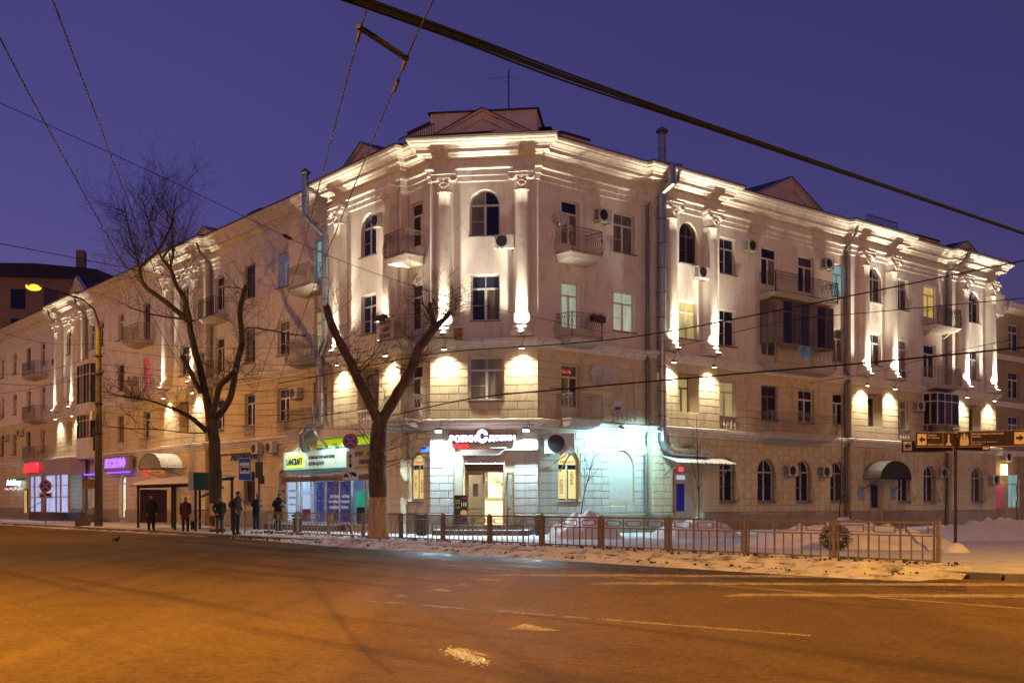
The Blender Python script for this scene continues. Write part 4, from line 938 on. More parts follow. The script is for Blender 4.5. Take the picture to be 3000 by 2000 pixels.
E_VIO = emit('violet_letters', (.42, .16, 1.0), 1.5); E_VT = emit('violet_tube', (.22, .06, 1.0), 2.2)
t = thing('shop_sign', 'violet glowing shop sign over a lit arched doorway', 'sign', FL @ T(-36.5, -.5, 4)); MB().box(-39.4, -34.2, -.5, -.3, 3.55, 4.55).build('board', plain('violet_grey_board', (.30, .24, .36), .5), t, FL); text('ЛОСКОФФ', FL @ T(-39.0, -.52, 3.72), 4.0, .72, E_VIO, t, fat=.03, depth=.05); MB().box(-38.6, -34.2, -.56, -.46, 3.38, 3.48).build('tube', E_VT, t, FL)
for x in (-39, -35): MB().box(x, x+.1, -.3, 0, 3.9, 4.0).build('bracket', MIRON, t, FL)
t = thing('light_tube', 'violet light tube over the shop window behind the concrete pole', 'lamp', FL @ T(-42, -.3, 3.4)); MB().box(-44.1, -40.8, -.34, -.24, 3.36, 3.46).build('tube', E_VT, t, FL); MB().box(-44.1, -40.8, -.24, 0, 3.4, 3.44).build('bracket', MIRON, t, FL)
E_DOOR = emit('lit_shop_door', (.80, .95, .75), .95, .35, 1.5, (2, 1, .5))
wo = window(FL, -37.55, -36.35, .3, 3.28, 0, 'arch', None, MFRM, dep=.3)
for ch in kids(wo):
    if ch.name.startswith('pane'): ch.material_slots[0].material = E_DOOR
wo = window(FL, -43.15, -42.25, 1.0, 3.2, 0, 'win', None, MFRM, dep=.3)
for ch in kids(wo):
    if ch.name.startswith('pane'): ch.material_slots[0].material = E_DOOR
t = thing('hanging_sign', 'brown projecting board beside the violet shop tube', 'sign', FL @ T(-41.6, -1, 2.7)); MB().box(-41.65, -41.55, -1.25, -.3, 2.35, 3.0).build('board', MBRN, t, FL); MB().bar((-41.6, -1.2, 3.02), (-41.6, 0, 3.02), .04).build('arm', MIRON, t, FL)
t = thing('shop_sign', 'white glowing script sign with coloured fairy lights at far left', 'sign', FL @ T(-61, -.4, 3)); text('Adelfoxy', FL @ T(-64.5, -.4, 2.75), 4.4, .62, emit('cyan_letters', (.55, .95, 1), 3), t, fat=.02, depth=.05); MB().box(-64.6, -60, -.34, -.02, 3.3, 3.38).build('rail', MIRON, t, FL)
rr = random.Random(4); cols = [emit('fairy_red', (1, .05, .1), 4), emit('fairy_violet', (.6, .1, 1), 4), emit('fairy_green', (.1, 1, .3), 4)]
for k in range(14): MB().ell((-65+.42*k, -.45, 2.55+.06*math.sin(k*1.7)), (.05, .05, .05), 6, 4).build('bulb', cols[k % 3], t, FL)
t = thing('lit_doorway', 'narrow yellow lit doorway under the far left script sign', 'door', FL @ T(-59.8, 0, .5)); MB().box(-60.4, -59.3, -.10, -.02, .45, 2.5).build('frame', MFRB, t, FL); MB().box(-60.2, -59.5, -.12, -.101, .5, 2.4).build('pane', GLIT['yellow'], t, FL)
t = thing('red_window_sign', 'small red glowing oval sign beside the barrel canopy', 'sign', FL @ T(-30.5, -.4, 3.5)); MB().lathe([(.55, -.06), (.6, 0), (.55, .06)], 14, M=FL @ T(-30.2, -.9, 3.28) @ RX(90) @ S3(1, .55, 1)).build('board', emit('red_oval', (.75, .10, .06), .8, .6, 4), t); MB().bar((-30.2, -.9, 3.3), (-30.2, 0, 3.3), .04).build('arm', MIRON, t, FL)
def barrel(F, x0, x1, y0, y1, z0, rise, label, mat, under=None, fix=None):
    t = thing('door_canopy', label, 'canopy', F @ T((x0+x1)/2, y0, z0)); n = 14; cx = (x0+x1)/2; r = (x1-x0)/2; g = MB()
    for k in range(n):
        p = [(cx-r*math.cos(math.pi*j/n), z0+rise*math.sin(math.pi*j/n)) for j in (k, k+1)]
        g.add([(p[0][0], y0, p[0][1]), (p[1][0], y0, p[1][1]), (p[1][0], y1, p[1][1]), (p[0][0], y1, p[0][1]), (p[0][0], y0, p[0][1]-.03), (p[1][0], y0, p[1][1]-.03), (p[1][0], y1, p[1][1]-.03), (p[0][0], y1, p[0][1]-.03)], [(0, 1, 2, 3), (7, 6, 5, 4), (3, 2, 6, 7), (0, 4, 5, 1)])
    g.build('roof_sheet', mat, t, F); rb = MB()
    for y in (y0, y1): rb.tube([(cx-r*math.cos(math.pi*j/n), y, z0-.03+rise*math.sin(math.pi*j/n)) for j in range(n+1)], .022, 5)
    for x in (x0, x1): rb.bar((x, y0, z0-.02), (x, y1, z0-.02), .035); rb.bar((x, y1, z0-.02), (x, y0, z0-.6), .03)
    rb.bar((x0, y1, z0-.02), (x1, y1, z0-.02), .03); rb.build('canopy_frame', MIRON, t, F)
    if under: MB().prism([(cx-r*.97*math.cos(math.pi*j/n), z0+rise*.97*math.sin(math.pi*j/n)) for j in range(n+1)], y1+.02, y1+.04).build('end_panel', under, t, F)
    return t
barrel(FL, -28.6, -25.1, -.37, -2.0, 3.45, .92, 'white barrel canopy over a doorway behind the bus shelter', MWHT)
barrel(FR, 23.5, 26.6, -.37, -1.5, 2.70, 1.0, 'grey barrel canopy over the doorway near the street sign', MGALV, plain('dark_canopy_end', (.03, .03, .03), .5))
MDOORW = plain('white_door', (.50, .44, .40), .5)
def simple_door(F, x0, x1, z0, z1, y, label, pan, glasscol, lights=True):
    g = MB().box(x0, x0+.09, y, y+.07, z0, z1).box(x1-.09, x1, y, y+.07, z0, z1).box(x0+.09, x1-.09, y, y+.07, z1-.09, z1)
    t = g.build('entrance_door', MDOORW, B, F); w = x1-x0; sp = x0+.09+(w-.18)*pan
    MB().box(x0+.09, sp, y+.01, y+.05, z0, z1-.09).build('fixed_panel', MDOORW, t, F); lf = MB().box(sp+.01, x1-.09, y+.01, y+.05, z0, z1-.09).build('door_leaf', MDOORW, t, F)
    MB().box(sp+.12, x1-.2, y-.004, y+.009, z0+.95, z1-.22).build('pane', glasscol, t, F); MB().tube([(sp+.07, y+.01, z0+.9), (sp+.07, y-.06, z0+.92), (sp+.07, y-.06, z0+1.25), (sp+.07, y+.01, z0+1.27)], .014, 6).build('handle', MGALV, t, F); return t
simple_door(FR, 24.22, 25.58, .12, 2.58, -.12, 'white door with dark glass under the grey barrel canopy', .25, GL[0])
simple_door(FL, -27.38, -26.02, .12, 2.68, -.05, 'pale door under the white barrel canopy', .3, GL[1])
MBLUE = plain('deep_blue_panel', (.015, .02, .30), .35)
MB().box(7.95, 10.1, .08, .12, .05, 4.05).build('niche_back', MYB, B, FR); t = MB().box(8.45, 9.75, .0, .07, .1, 2.85).build('entrance_door', MDOORW, B, FR, label='white door with a deep blue panel')
MB().box(8.60, 9.15, -.012, -.002, .95, 2.25).build('blue_panel', MBLUE, t, FR); MB().box(8.60, 9.2, -.012, -.002, 2.45, 2.66).build('fanlight', emit('fanlight_glow', (.55, .62, .75), .7), t, FR); MB().tube([(9.4, -.005, 1.0), (9.4, -.07, 1.02), (9.4, -.07, 1.3), (9.4, -.005, 1.32)], .014, 6).build('handle', MGALV, t, FR); MB().box(8.35, 8.62, -.42, -.36, 2.83, 3.02).build('red_lamp', emit('red_sign_lamp', (1, .05, .03), 2.0), t, FR)
t = thing('corrugated_awning', 'white corrugated sheet awning on struts below the duct', 'awning', FR @ T(9.4, -1, 3.3))
g = MB(); n = 66; z_ = lambda k: .028*math.sin(k*math.pi/2)
for k in range(n):
    xa, xb = 7.2+4.1*k/n, 7.2+4.1*(k+1)/n
    g.quad((xa, -.37, 3.52+z_(k)), (xb, -.37, 3.52+z_(k+1)), (xb, -1.45, 3.20+z_(k+1)), (xa, -1.45, 3.20+z_(k)))
g.build('sheet', MWHT, t, FR); g = MB()
for x in (7.3, 11.2): g.bar((x, -.37, 3.42), (x, -1.4, 3.16), .035); g.bar((x, -.37, 2.6), (x, -1.4, 3.14), .035)
g.bar((7.2, -1.38, 3.15), (11.3, -1.38, 3.15), .035); g.build('awning_frame', MGALV, t, FR)
for k, (x, lab) in enumerate(((23.3, 'pale blue notice plate left of the barrel canopy door'), (26.55, 'pale blue notice plate right of the barrel canopy door'))):
    tag(MB().box(x-.3, x+.3, -.40, -.385, 1.5, 2.3).build('notice_plate', plain('pale_blue_plate', (.30, .42, .55), .5, 0, .35, 9), None, FR), lab, 'sign')

# ================================================================== ventilation ducts
def duct(F, pts, r, label, cap=True):
    t = thing('ventilation_duct', label, 'duct', F @ T(*pts[-1])); g = MB(); g.tube(pts, r, 14); g.build('pipe', MGALV, t, F)
    for a, b in zip(pts[:-1], pts[1:]):
        a = Vector(a); b = Vector(b); L0 = (b-a).length; k = int(L0/1.2)
        for i in range(1, k+1): d = (b-a).normalized(); p = a+d*(i*L0/(k+1)); MB().tube([p-d*.03, p+d*.03], r*1.06, 14).build('joint_ring', MGALVD, t, F)
    if cap: x, y, z = pts[0]; MB().lathe([(r*.9, z), (r*1.0, z+.12), (r*1.5, z+.16), (r*1.5, z+.24), (r*.3, z+.40)], 14, (x, y)).build('rain_cap', MGALVD, t, F)
    return t
duct(FR, [(6.95, -.62, 18.2), (6.95, -.62, 16.9), (6.98, -1.2, 16.7), (6.98, -1.2, 15.9), (6.95, -.62, 15.5), (6.95, -.62, 4.2), (7.1, -.66, 3.9), (7.5, -.68, 3.72), (8.2, -.68, 3.68), (10.0, -.68, 3.66)], .19, 'tall galvanised ventilation duct on the right street facade')
duct(FL, [(-8.75, -1.25, 17.1), (-8.75, -1.25, 15.2), (-7.95, -.62, 14.2), (-7.95, -.62, 9.1), (-8.45, -.62, 8.5), (-8.45, -.62, 7.8), (-8.30, -.62, 7.4), (-8.30, -.62, 5.2), (-8.75, -1.15, 4.95), (-9.2, -1.15, 4.7), (-9.2, -1.15, 4.15), (-9.5, -.9, 3.98), (-9.8, -.6, 3.98)], .17, 'tall galvanised ventilation duct left of the corner')
tag(MB().tube([(-8.3, -1.0, 4.75), (-7.5, -.75, 4.0)], .07, 8).build('waste_pipe', MWHT, None, FL), 'white slanting waste pipe above the computer club sign', 'pipe')

# ================================================================== air conditioners
def ac_meshes():
    g = MB().box(-.40, .40, -.30, 0, 0, .56); c = g.mesh('casing', MACC)
    g = MB(); g.lathe([(.215, -.02), (.235, 0), (.235, .02), (.20, .025)], 20, M=T(-.10, -.30, .28) @ RX(90)); ring = g.mesh('fan_ring', MBLK)
    g = MB(); g.lathe([(.205, 0), (.205, .012)], 20, M=T(-.10, -.298, .28) @ RX(90)); 
    for k in range(1, 5): g.tube([(-.10+.045*k*math.cos(t*.42), -.318, .28+.045*k*math.sin(t*.42)) for t in range(16)], .005, 4)
    for k in range(6): g.bar((-.10, -.318, .28), (-.10+.2*math.cos(k*1.047), -.318, .28+.2*math.sin(k*1.047)), .008)
    gr = g.mesh('fan_grille', MDGR)
    g = MB(); 
    for k in range(9): g.box(-.404, -.398, -.27, -.03, .06+.05*k, .09+.05*k)
    lv = g.mesh('louvre', MDGR)
    g = MB(); g.bar((0, .02, -.03), (0, -.36, -.03), .035, .05); g.bar((0, .02, -.03), (0, .02, .12), .035, .03); br = g.mesh('bracket', MIRONW)
    return c, ring, gr, lv, br
AM = ac_meshes()
def ac(F, x, y, z, label, s=1.0, rz=0):
    M = F @ T(x, y-.10, z) @ RZ(rz) @ S3(s, s, s); t = thing('air_conditioner', label, 'air conditioner', M, 'air conditioners on the facades')
    for n, m in zip(('casing', 'fan_ring', 'fan_grille', 'louvre'), AM): link(n, m, t, M)
    for sx in (-.28, .28): link('bracket', AM[4], t, M @ T(sx, .08, 0))
    return t
for a in ((FR, 3.55, 0, 13.75, 'air conditioner on the top floor between two windows right of the corner'), (FC, 3.25, -CO, 12.05, 'air conditioner under the arched window of the corner bay'),
          (FR, 9.75, -.35, 12.0, 'air conditioner under the arched window past the tall duct'), (FR, 13.9, 0, 13.95, 'air conditioner high on the wall left of the black balcony'), (FR, 20.4, 0, 13.95, 'air conditioner high on the wall right of the black balcony'),
          (FR, 17.2, 0, 2.75, 'air conditioner left of the third barred arch window'), (FR, 20.2, 0, 2.75, 'air conditioner left of the fourth barred arch window'), (FR, 27.7, -.02, 8.5, 'air conditioner just above the string course right of the second lit bay'),
          (FR, 29.6, 0, 6.8, 'air conditioner beside the white glazed balcony'), (FR, 32.3, 0, 2.9, 'air conditioner behind the street sign post'), (FR, 38.0, -.35, 2.55, 'air conditioner at the far right corner of the building'),
          (FL, -3.2, -.36, 13.7, 'air conditioner on the top floor left of the corner beside the balcony'), (FL, -11.6, 0, 6.65, 'air conditioner on the second floor left of the corner'), (FL, -14.3, 0, 4.0, 'air conditioner above the bus stop, right of two'), (FL, -16.0, 0, 4.0, 'air conditioner above the bus stop, left of two'),
          (FL, -23.0, -.36, 9.6, 'air conditioner on the lit bay behind the bare tree'), (FL, -51.2, 0, 12.2, 'air conditioner beside the far left lit columns'), (FL, -61, 0, 7.1, 'air conditioner at far left, nearer the far lit bay'), (FL, -65.5, 0, 6.9, 'air conditioner at the very left edge'), (FL, -34.6, 0, 9.3, 'air conditioner among twigs near the white framed balcony')): ac(*a)
t = ac(FR, .75, -.35, 3.42, 'large air conditioner on brackets beside the burger shop', 1.55, -38)
for a, b_ in (((.2, 0, 2.7), (.9, -.75, 3.38)), ((1.2, 0, 2.7), (1.2, -.6, 3.38))): MB().bar(a, b_, .05).build('strut', MGALV, t, FR)

# ================================================================== satellite dishes
def dish(F, x, y, z, r, label, tilt=(-12, 0, -35), logo=False):
    M = F @ T(x, y-.35, z) @ RZ(tilt[2]) @ RX(tilt[0]) @ RX(90); t = thing('satellite_dish', label, 'satellite dish', F @ T(x, y, z), 'satellite dishes on the facades')
    prof = [(r*k/8, .16*r*(k/8)**2*2) for k in range(9)]; MB().lathe(prof, 24, cap=False).build('reflector', MACC, t, M, smooth=True)
    MB().tube([(0, -r*.95, r*.3), (0, -r*.4, r*.9), (0, -.05, r*1.05)], .012, 5).lathe([(.03, r*.98), (.04, r*1.12)], 8, (0, -.03)).build('feed_arm', MGALV, t, M)
    MB().tube([(0, 0, -.02), (0, 0, -.2)], .03, 6).tube([(0, 0, -.2), (0, -.1, -.38)], .025, 6).build('mount', MGALV, t, M)
    if logo: MB().lathe([(r*.42, 0), (r*.42, .006)], 20, M=M @ T(0, 0, .07*r+.02) @ S3(1, .45, 1)).build('logo', plain('violet_red_logo', (.22, .06, .20), .5, 0, .6, 9), t)
dish(FR, .85, 0, 13.4, .36, 'grey satellite dish beside the top balcony right of the corner'); dish(FR, 3.35, 0, 6.95, .52, 'big beige satellite dish on the second floor right of the corner'); dish(FR, 4.35, 0, 5.55, .36, 'white satellite dish with violet logo above the floodlit wall', logo=True)
dish(FR, 30.2, -1.0, 5.2, .40, 'satellite dish with violet logo left of the street sign', logo=True); dish(FL, -67.5, 0, 9.4, .5, 'satellite dish at the far left edge')
# for sale notices in windows and on the balcony
text('ПРОДАМ', FL @ T(-.98, .13, 5.5), .22, 1.3, plain('lime_notice', (.45, .45, .05), .6), B, name='window_lettering', rot=True)
text('256-78-', FR @ T(1.36, .12, 6.95), .62, .16, emit('red_digits', (.9, .12, .06), .8), B, name='window_lettering'); t = thing('window_notice', 'yellow for sale notice with phone digits in a balcony door', 'notice', FR @ T(1.8, .1, 5.6)); MB().box(1.52, 1.80, .125, .13, 5.5, 6.75).build('sheet', plain('yellow_sheet', (.45, .38, .06), .6), t, FR)
text('2\n56\n78', FR @ T(1.57, .118, 5.6), .18, 1.0, MNAVY, t, fat=.02)
t = thing('balcony_banner', 'white cloth for sale banner hung on a balcony left of the corner', 'banner', FL @ T(-1.6, -1.2, 8.6)); g = MB(); n = 14
for k in range(n): xa, xb = -2.25+1.15*k/n, -2.25+1.15*(k+1)/n; g.quad((xa, -1.20-.03*math.sin(k*1.3), 8.42), (xb, -1.20-.03*math.sin((k+1)*1.3), 8.42), (xb, -1.14-.02*math.sin((k+1)*1.3), 9.35), (xa, -1.14-.02*math.sin(k*1.3), 9.35))
g.build('cloth', plain('dirty_white_cloth', (.55, .48, .42), .8), t, FL)
for s, x, z, wd in (('ПРОДАЖА', -2.2, 9.06, 1.02), ('ОБМЕН', -1.98, 8.78, .65), ('23.10.40', -2.1, 8.5, .8)): text(s, FL @ T(x, -1.235, z), wd, .19, MBLK, t, fat=.03)
def flowerbox(M, label, w=.75):
    t = thing('flower_box', label, 'flower box', M); MB().box(-w/2, w/2, -.12, .1, -.26, 0).build('trough', MBLK, t, M); g = MB(); r = random.Random(int(w*100))
    for k in range(60):
        x = r.uniform(-w/2, w/2); p = Vector((x, r.uniform(-.1, .08), 0)); q = p+Vector((r.gauss(0, .06), r.gauss(0, .05), r.uniform(.05, .22))); g.tube([p, q], .004, 3, False)
    g.build('dry_stems', plain('dry_stem', (.06, .05, .03), .8), t, M)
flowerbox(FR @ T(2.35, -1.15, 9.35), 'black flower box with dry plants on the balcony right of the corner'); flowerbox(FL @ T(-2.2, -1.1, 9.55), 'dark flower box above the for sale banner')
# tv antenna on the attic
t = thing('tv_antenna', 'thin dark television antenna mast on the attic roof', 'antenna', FC @ T(3.0, 2.5, 18.5)); MB().tube([(3.05, 2.5, 18.45), (3.05, 2.5, 20.75)], .03, 6).build('mast', MIRON, t, FC)
MB().bar((3.05, 2.5, 20.45), (2.1, 2.2, 20.25), .012).bar((3.05, 2.5, 20.45), (3.7, 2.0, 20.0), .012).bar((3.0, 2.5, 20.1), (2.85, 2.1, 20.1), .012).build('element', MIRON, t, FC); MB().bar((3.05, 2.5, 19.2), (2.85, 2.2, 18.5), .006).bar((3.05, 2.5, 19.2), (3.3, 2.3, 18.5), .006).build('guy_wire', MIRON, t, FC)
TREE_NEAR = {'trunk': [(-4.82, 39.3, -0.04), (-4.82, 39.3, 0.76), (-4.83, 39.3, 1.74), (-4.87, 39.3, 2.73), (-4.82, 39.3, 3.59), (-4.77, 39.3, 4.2)], 'left': [(-4.77, 39.3, 4.14), (-4.88, 39.18, 4.49), (-5.4, 39.07, 5.53), (-5.8, 38.95, 6.39), (-6.24, 38.83, 7.29), (-6.46, 38.72, 7.82), (-6.58, 38.6, 8.32)], 'right': [(-4.77, 39.3, 4.14), (-4.56, 39.4, 4.54), (-4.21, 39.5, 5.22), (-3.69, 39.6, 6.12), (-3.42, 39.7, 6.92), (-3.09, 39.8, 7.39), (-2.85, 39.9, 7.77)], 'stubA': [(-2.85, 39.9, 7.77), (-2.91, 39.8, 8.11), (-3.01, 39.7, 8.63)], 'stubB': [(-2.85, 39.9, 7.73), (-2.58, 40.1, 8.01), (-2.26, 40.3, 8.41)]}
TREE_FAR = {'trunk': [(-13.67, 50.6, -0.04), (-13.72, 50.6, 1.22), (-13.76, 50.6, 3.0), (-13.83, 50.6, 4.23), (-13.92, 50.6, 5.2)], 'A': [(-13.92, 50.6, 5.1), (-14.01, 50.52, 5.35), (-14.19, 50.44, 6.55), (-14.41, 50.36, 7.55), (-14.71, 50.28, 8.75), (-14.85, 50.2, 9.62), (-14.82, 50.12, 9.74), (-15.02, 50.04, 10.66), (-15.38, 49.96, 11.3), (-15.63, 49.88, 12.05), (-15.99, 49.8, 12.47)], 'A2': [(-14.85, 50.2, 9.62), (-15.5, 50.34, 10.22), (-16.32, 50.49, 10.85), (-17.08, 50.63, 11.43), (-17.33, 50.77, 12.24), (-17.07, 50.91, 12.61), (-16.5, 51.06, 13.25), (-15.99, 51.2, 14.36)], 'A3': [(-17.41, 51.0, 12.29), (-17.6, 51.15, 12.88), (-17.93, 51.3, 13.82), (-18.15, 51.45, 14.65), (-18.32, 51.6, 15.42)], 'A4': [(-15.6, 49.8, 12.03), (-15.43, 49.67, 12.88), (-15.44, 49.55, 13.72), (-15.32, 49.42, 14.56), (-15.18, 49.3, 15.28)], 'A5': [(-15.99, 49.8, 12.47), (-15.59, 49.6, 12.86), (-14.88, 49.4, 13.14)], 'A6': [(-15.99, 49.8, 12.47), (-16.51, 50.07, 13.52), (-16.82, 50.33, 14.47), (-17.19, 50.6, 15.43)], 'B': [(-14.35, 50.3, 6.42), (-14.5, 50.1, 6.8), (-14.8, 49.9, 7.49), (-15.06, 49.7, 8.07)], 'C': [(-13.89, 50.5, 5.31), (-13.7, 50.25, 5.73), (-13.43, 50.0, 6.63), (-13.04, 49.75, 6.96), (-12.51, 49.5, 7.37)], 'D': [(-13.83, 50.6, 5.16), (-13.47, 50.74, 5.65), (-13.1, 50.89, 6.4), (-12.93, 51.03, 7.63), (-12.68, 51.17, 8.88), (-12.81, 51.31, 10.16), (-12.68, 51.46, 11.15), (-12.57, 51.6, 11.6)], 'E': [(-14.1, 50.4, 4.66), (-14.45, 50.2, 5.01), (-14.87, 50.0, 5.35), (-15.52, 49.8, 5.69)], 'E2': [(-15.52, 49.8, 5.65), (-16.11, 49.65, 5.88), (-16.81, 49.5, 6.06), (-17.67, 49.35, 6.17), (-18.24, 49.2, 6.31)], 'F': [(-14.14, 50.4, 4.58), (-14.84, 50.17, 4.56), (-16.37, 49.95, 4.71), (-17.48, 49.73, 4.73), (-18.35, 49.5, 4.8)], 'G': [(-14.55, 50.0, 9.68), (-15.55, 49.9, 9.81), (-16.48, 49.8, 9.95), (-17.08, 49.7, 10.13), (-17.44, 49.6, 10.23)], 'H': [(-12.64, 51.0, 8.89), (-12.35, 50.8, 9.47), (-11.33, 50.6, 9.36), (-10.48, 50.4, 9.17), (-9.48, 50.2, 9.01)]}
WIRES = {'bundle1': ([(-1.42, 9.0, 5.54), (-0.62, 11.5, 6.28), (0.69, 14.0, 6.81), (2.53, 16.5, 7.19), (4.88, 19.0, 7.41), (7.76, 21.5, 7.44), (11.73, 24.0, 7.11)], 0.028), 'bundle2': ([(-1.39, 9.0, 5.57), (-0.58, 11.5, 6.31), (0.75, 14.0, 6.84), (2.53, 16.5, 7.23), (4.88, 19.0, 7.44), (7.76, 21.5, 7.47), (11.73, 24.0, 7.13)], 0.016), 'bundle3': ([(-1.46, 9.0, 5.52), (-0.65, 11.5, 6.25), (0.64, 14.0, 6.77), (2.5, 16.5, 7.16), (4.88, 19.0, 7.37), (7.76, 21.5, 7.42), (11.73, 24.0, 7.09)], 0.014), 'contA': ([(-4.75, 9.79, 5.9), (-5.01, 10.66, 5.9), (-5.71, 13.54, 5.9), (-7.0, 19.03, 5.9)], 0.009), 'contB': ([(-4.1, 9.63, 5.9), (-4.16, 9.88, 5.9), (-4.89, 12.82, 5.9), (-6.24, 18.26, 5.9)], 0.009), 'contC': ([(-1.23, 9.71, 5.9), (-1.27, 9.88, 5.9), (-1.45, 10.47, 5.9), (-2.63, 15.11, 5.9), (-3.92, 20.21, 5.9), (-5.89, 27.53, 5.9)], 0.009), 'contD': ([(-0.67, 9.71, 5.9), (-0.71, 9.88, 5.9), (-1.08, 11.18, 5.9), (-2.46, 16.42, 5.9), (-4.2, 23.07, 5.9), (-5.73, 29.07, 5.9)], 0.009), 'span1': ([(-12.41, 26.0, 10.96), (-11.88, 29.0, 11.18), (-9.91, 32.0, 10.73), (-7.35, 35.0, 9.93), (-6.01, 38.0, 9.8), (-4.52, 41.0, 9.76), (-1.69, 44.0, 9.41), (4.2, 47.0, 8.65)], 0.01), 'span2': ([(-14.32, 30.0, 8.52), (-15.2, 39.0, 10.01), (-14.49, 48.0, 11.2)], 0.012), 'feed1': ([(-10.7, 50.0, 6.82), (-8.18, 47.0, 6.83), (-3.09, 44.0, 7.36), (1.87, 41.0, 7.31), (4.61, 38.0, 7.18), (8.16, 35.0, 7.44), (15.02, 32.0, 8.45)], 0.02), 'feed2': ([(-4.85, 44.0, 4.85), (-1.56, 40.8, 5.24), (1.86, 37.6, 5.27), (7.2, 34.4, 5.42), (10.26, 31.2, 5.36), (13.68, 28.0, 5.39)], 0.024), 'feed3': ([(7.67, 50.0, 8.52), (11.13, 44.67, 8.77), (12.94, 39.33, 8.21), (16.61, 34.0, 7.78)], 0.014), 'feed4': ([(13.65, 50.0, 6.82), (14.69, 44.67, 6.68), (16.08, 39.33, 6.83), (16.61, 34.0, 6.63)], 0.01), 'feed5': ([(0.07, 46.0, 9.41), (1.39, 47.2, 8.93), (10.12, 48.4, 7.77), (14.34, 49.6, 8.56), (18.74, 50.8, 10.56), (25.41, 52.0, 12.02)], 0.01), 'feed6': ([(-11.13, 52.0, 5.17), (-7.58, 50.5, 5.56), (-5.4, 49.0, 5.83), (-1.06, 47.5, 6.36), (3.2, 46.0, 6.11)], 0.014), 'drop0': ([(-23.04, 60.5, 10.38), (-14.62, 54.25, 9.03), (-7.59, 48.0, 8.23)], 0.01), 'drop1': ([(-23.04, 60.5, 9.9), (-14.4, 54.25, 8.32), (-7.21, 48.0, 7.37)], 0.01), 'drop2': ([(-23.04, 60.5, 9.06), (-16.14, 54.25, 7.84), (-10.27, 48.0, 7.18)], 0.01), 'drop3': ([(-23.04, 60.5, 8.69), (-15.27, 54.25, 7.51), (-8.74, 48.0, 6.89)], 0.01), 'drop4': ([(-23.04, 60.5, 8.26), (-13.75, 54.25, 6.94), (-6.06, 48.0, 6.22)], 0.01), 'drop5': ([(-23.04, 60.5, 7.37), (-16.14, 54.25, 6.27), (-10.27, 48.0, 5.74)], 0.01), 'drop6': ([(-23.04, 60.5, 6.76), (-14.4, 54.25, 5.73), (-7.21, 48.0, 5.26)], 0.01), 'drop7': ([(-23.04, 60.5, 6.4), (-13.75, 54.25, 5.18), (-6.06, 48.0, 4.59)], 0.01), 'lead0': ([(-23.14, 60.5, 10.14), (-23.09, 54.25, 9.26), (-22.73, 48.0, 8.9)], 0.01), 'lead1': ([(-23.14, 60.5, 9.54), (-23.09, 54.25, 7.9), (-22.73, 48.0, 6.98)], 0.01), 'lead2': ([(-23.14, 60.5, 9.06), (-23.09, 54.25, 7.2), (-22.73, 48.0, 6.12)], 0.01), 'lead3': ([(-23.14, 60.5, 8.45), (-23.09, 54.25, 7.2), (-22.73, 48.0, 6.6)], 0.01)}
from mathutils import noise as mn
# ================================================================== metal fence along the kerb
def FPL(u, k): return FL @ T(-u, -k, 0)
MFEN = plain('brown_painted_fence', (.27, .195, .125), .55, .1, .2, 12)
U0, DU, KF, NP = 4.76, -2.58, 5.2, 12
fence = thing('metal_fence', 'brown painted metal pedestrian fence along the kerb', 'fence', FPL(U0, KF))
post = MB().box(-.038, .038, -.038, .038, -.02, .97).box(-.046, .046, -.046, .046, .97, .985).mesh('post', MFEN)
balm = MB().box(-.011, .011, -.011, .011, .10, .62).mesh('baluster', MFEN)
orm = MB().box(-.27, .27, -.012, .012, .83, .85).box(-.27, .27, -.012, .012, .69, .71).box(-.27, -.25, -.012, .012, .71, .83).box(.25, .27, -.012, .012, .71, .83).mesh('ornament', MFEN)
for i in range(NP+1): link('post', post, fence, FPL(U0+DU*i, KF))
for i in range(NP):
    M = FPL(U0+DU*i, KF) @ T(0, 0, 0); W = -DU; g = MB()
    for z, h in ((.90, .05), (.62, .03), (.085, .04)): g.box(.05, W-.05, -.018, .018, z, z+h)
    for x in (.11, W-.11, .11+(W-.22)/3, .11+2*(W-.22)/3): g.box(x-.017, x+.017, -.017, .017, .085, .90)
    for k in range(3):
        xc = .11+(W-.22)*(k+.5)/3
        for zz in (.74, .80):
            for s in (-1, 1): g.box(min(xc+s*.27, xc+s*.385), max(xc+s*.27, xc+s*.385), -.009, .009, zz-.008, zz+.008)
    p = g.build('panel', MFEN, fence, M)
    for k in range(3):
        xc = .11+(W-.22)*(k+.5)/3; link('ornament', orm, p, M @ T(xc, 0, 0))
        for j in (-.13, .13): link('baluster', balm, p, M @ T(xc+j, 0, 0))

# ================================================================== snow
def heap(name, cx, cy, rx, ry, h, ang, mat, seed, label=None, res=46, rough=.35):
    g = MB(); ca, sa = math.cos(ang), math.sin(ang); n = res; vs = []
    for i in range(n+1):
        for j in range(n+1):
            a = -1.15+2.3*i/n; b = -1.15+2.3*j/n; d = math.hypot(a, b)
            prof = max(0, 1-d*d)**.85 if d < 1 else 0
            x = cx+ca*a*rx-sa*b*ry; y = cy+sa*a*rx+ca*b*ry
            nz = mn.fractal(Vector((x*1.6+seed, y*1.6, seed)), .9, 2.2, 5)
            z = h*prof*(1+rough*nz)+.05*nz*min(1, prof*4)
            if d > 1: z = -.03
            vs.append((x, y, max(-.03, z)))
    g.add(vs, [(i*(n+1)+j, (i+1)*(n+1)+j, (i+1)*(n+1)+j+1, i*(n+1)+j+1) for i in range(n) for j in range(n)])
    o = g.build(name, mat, smooth=True)
    if label: tag(o, label, 'snow pile', 'shovelled snow piles')
    return o
heap('snow_pile', 2.75, 41.5, 1.5, 1.2, .85, .3, MSNOWC, 3, 'pointed snow pile around the leaning sapling right of the entrance')
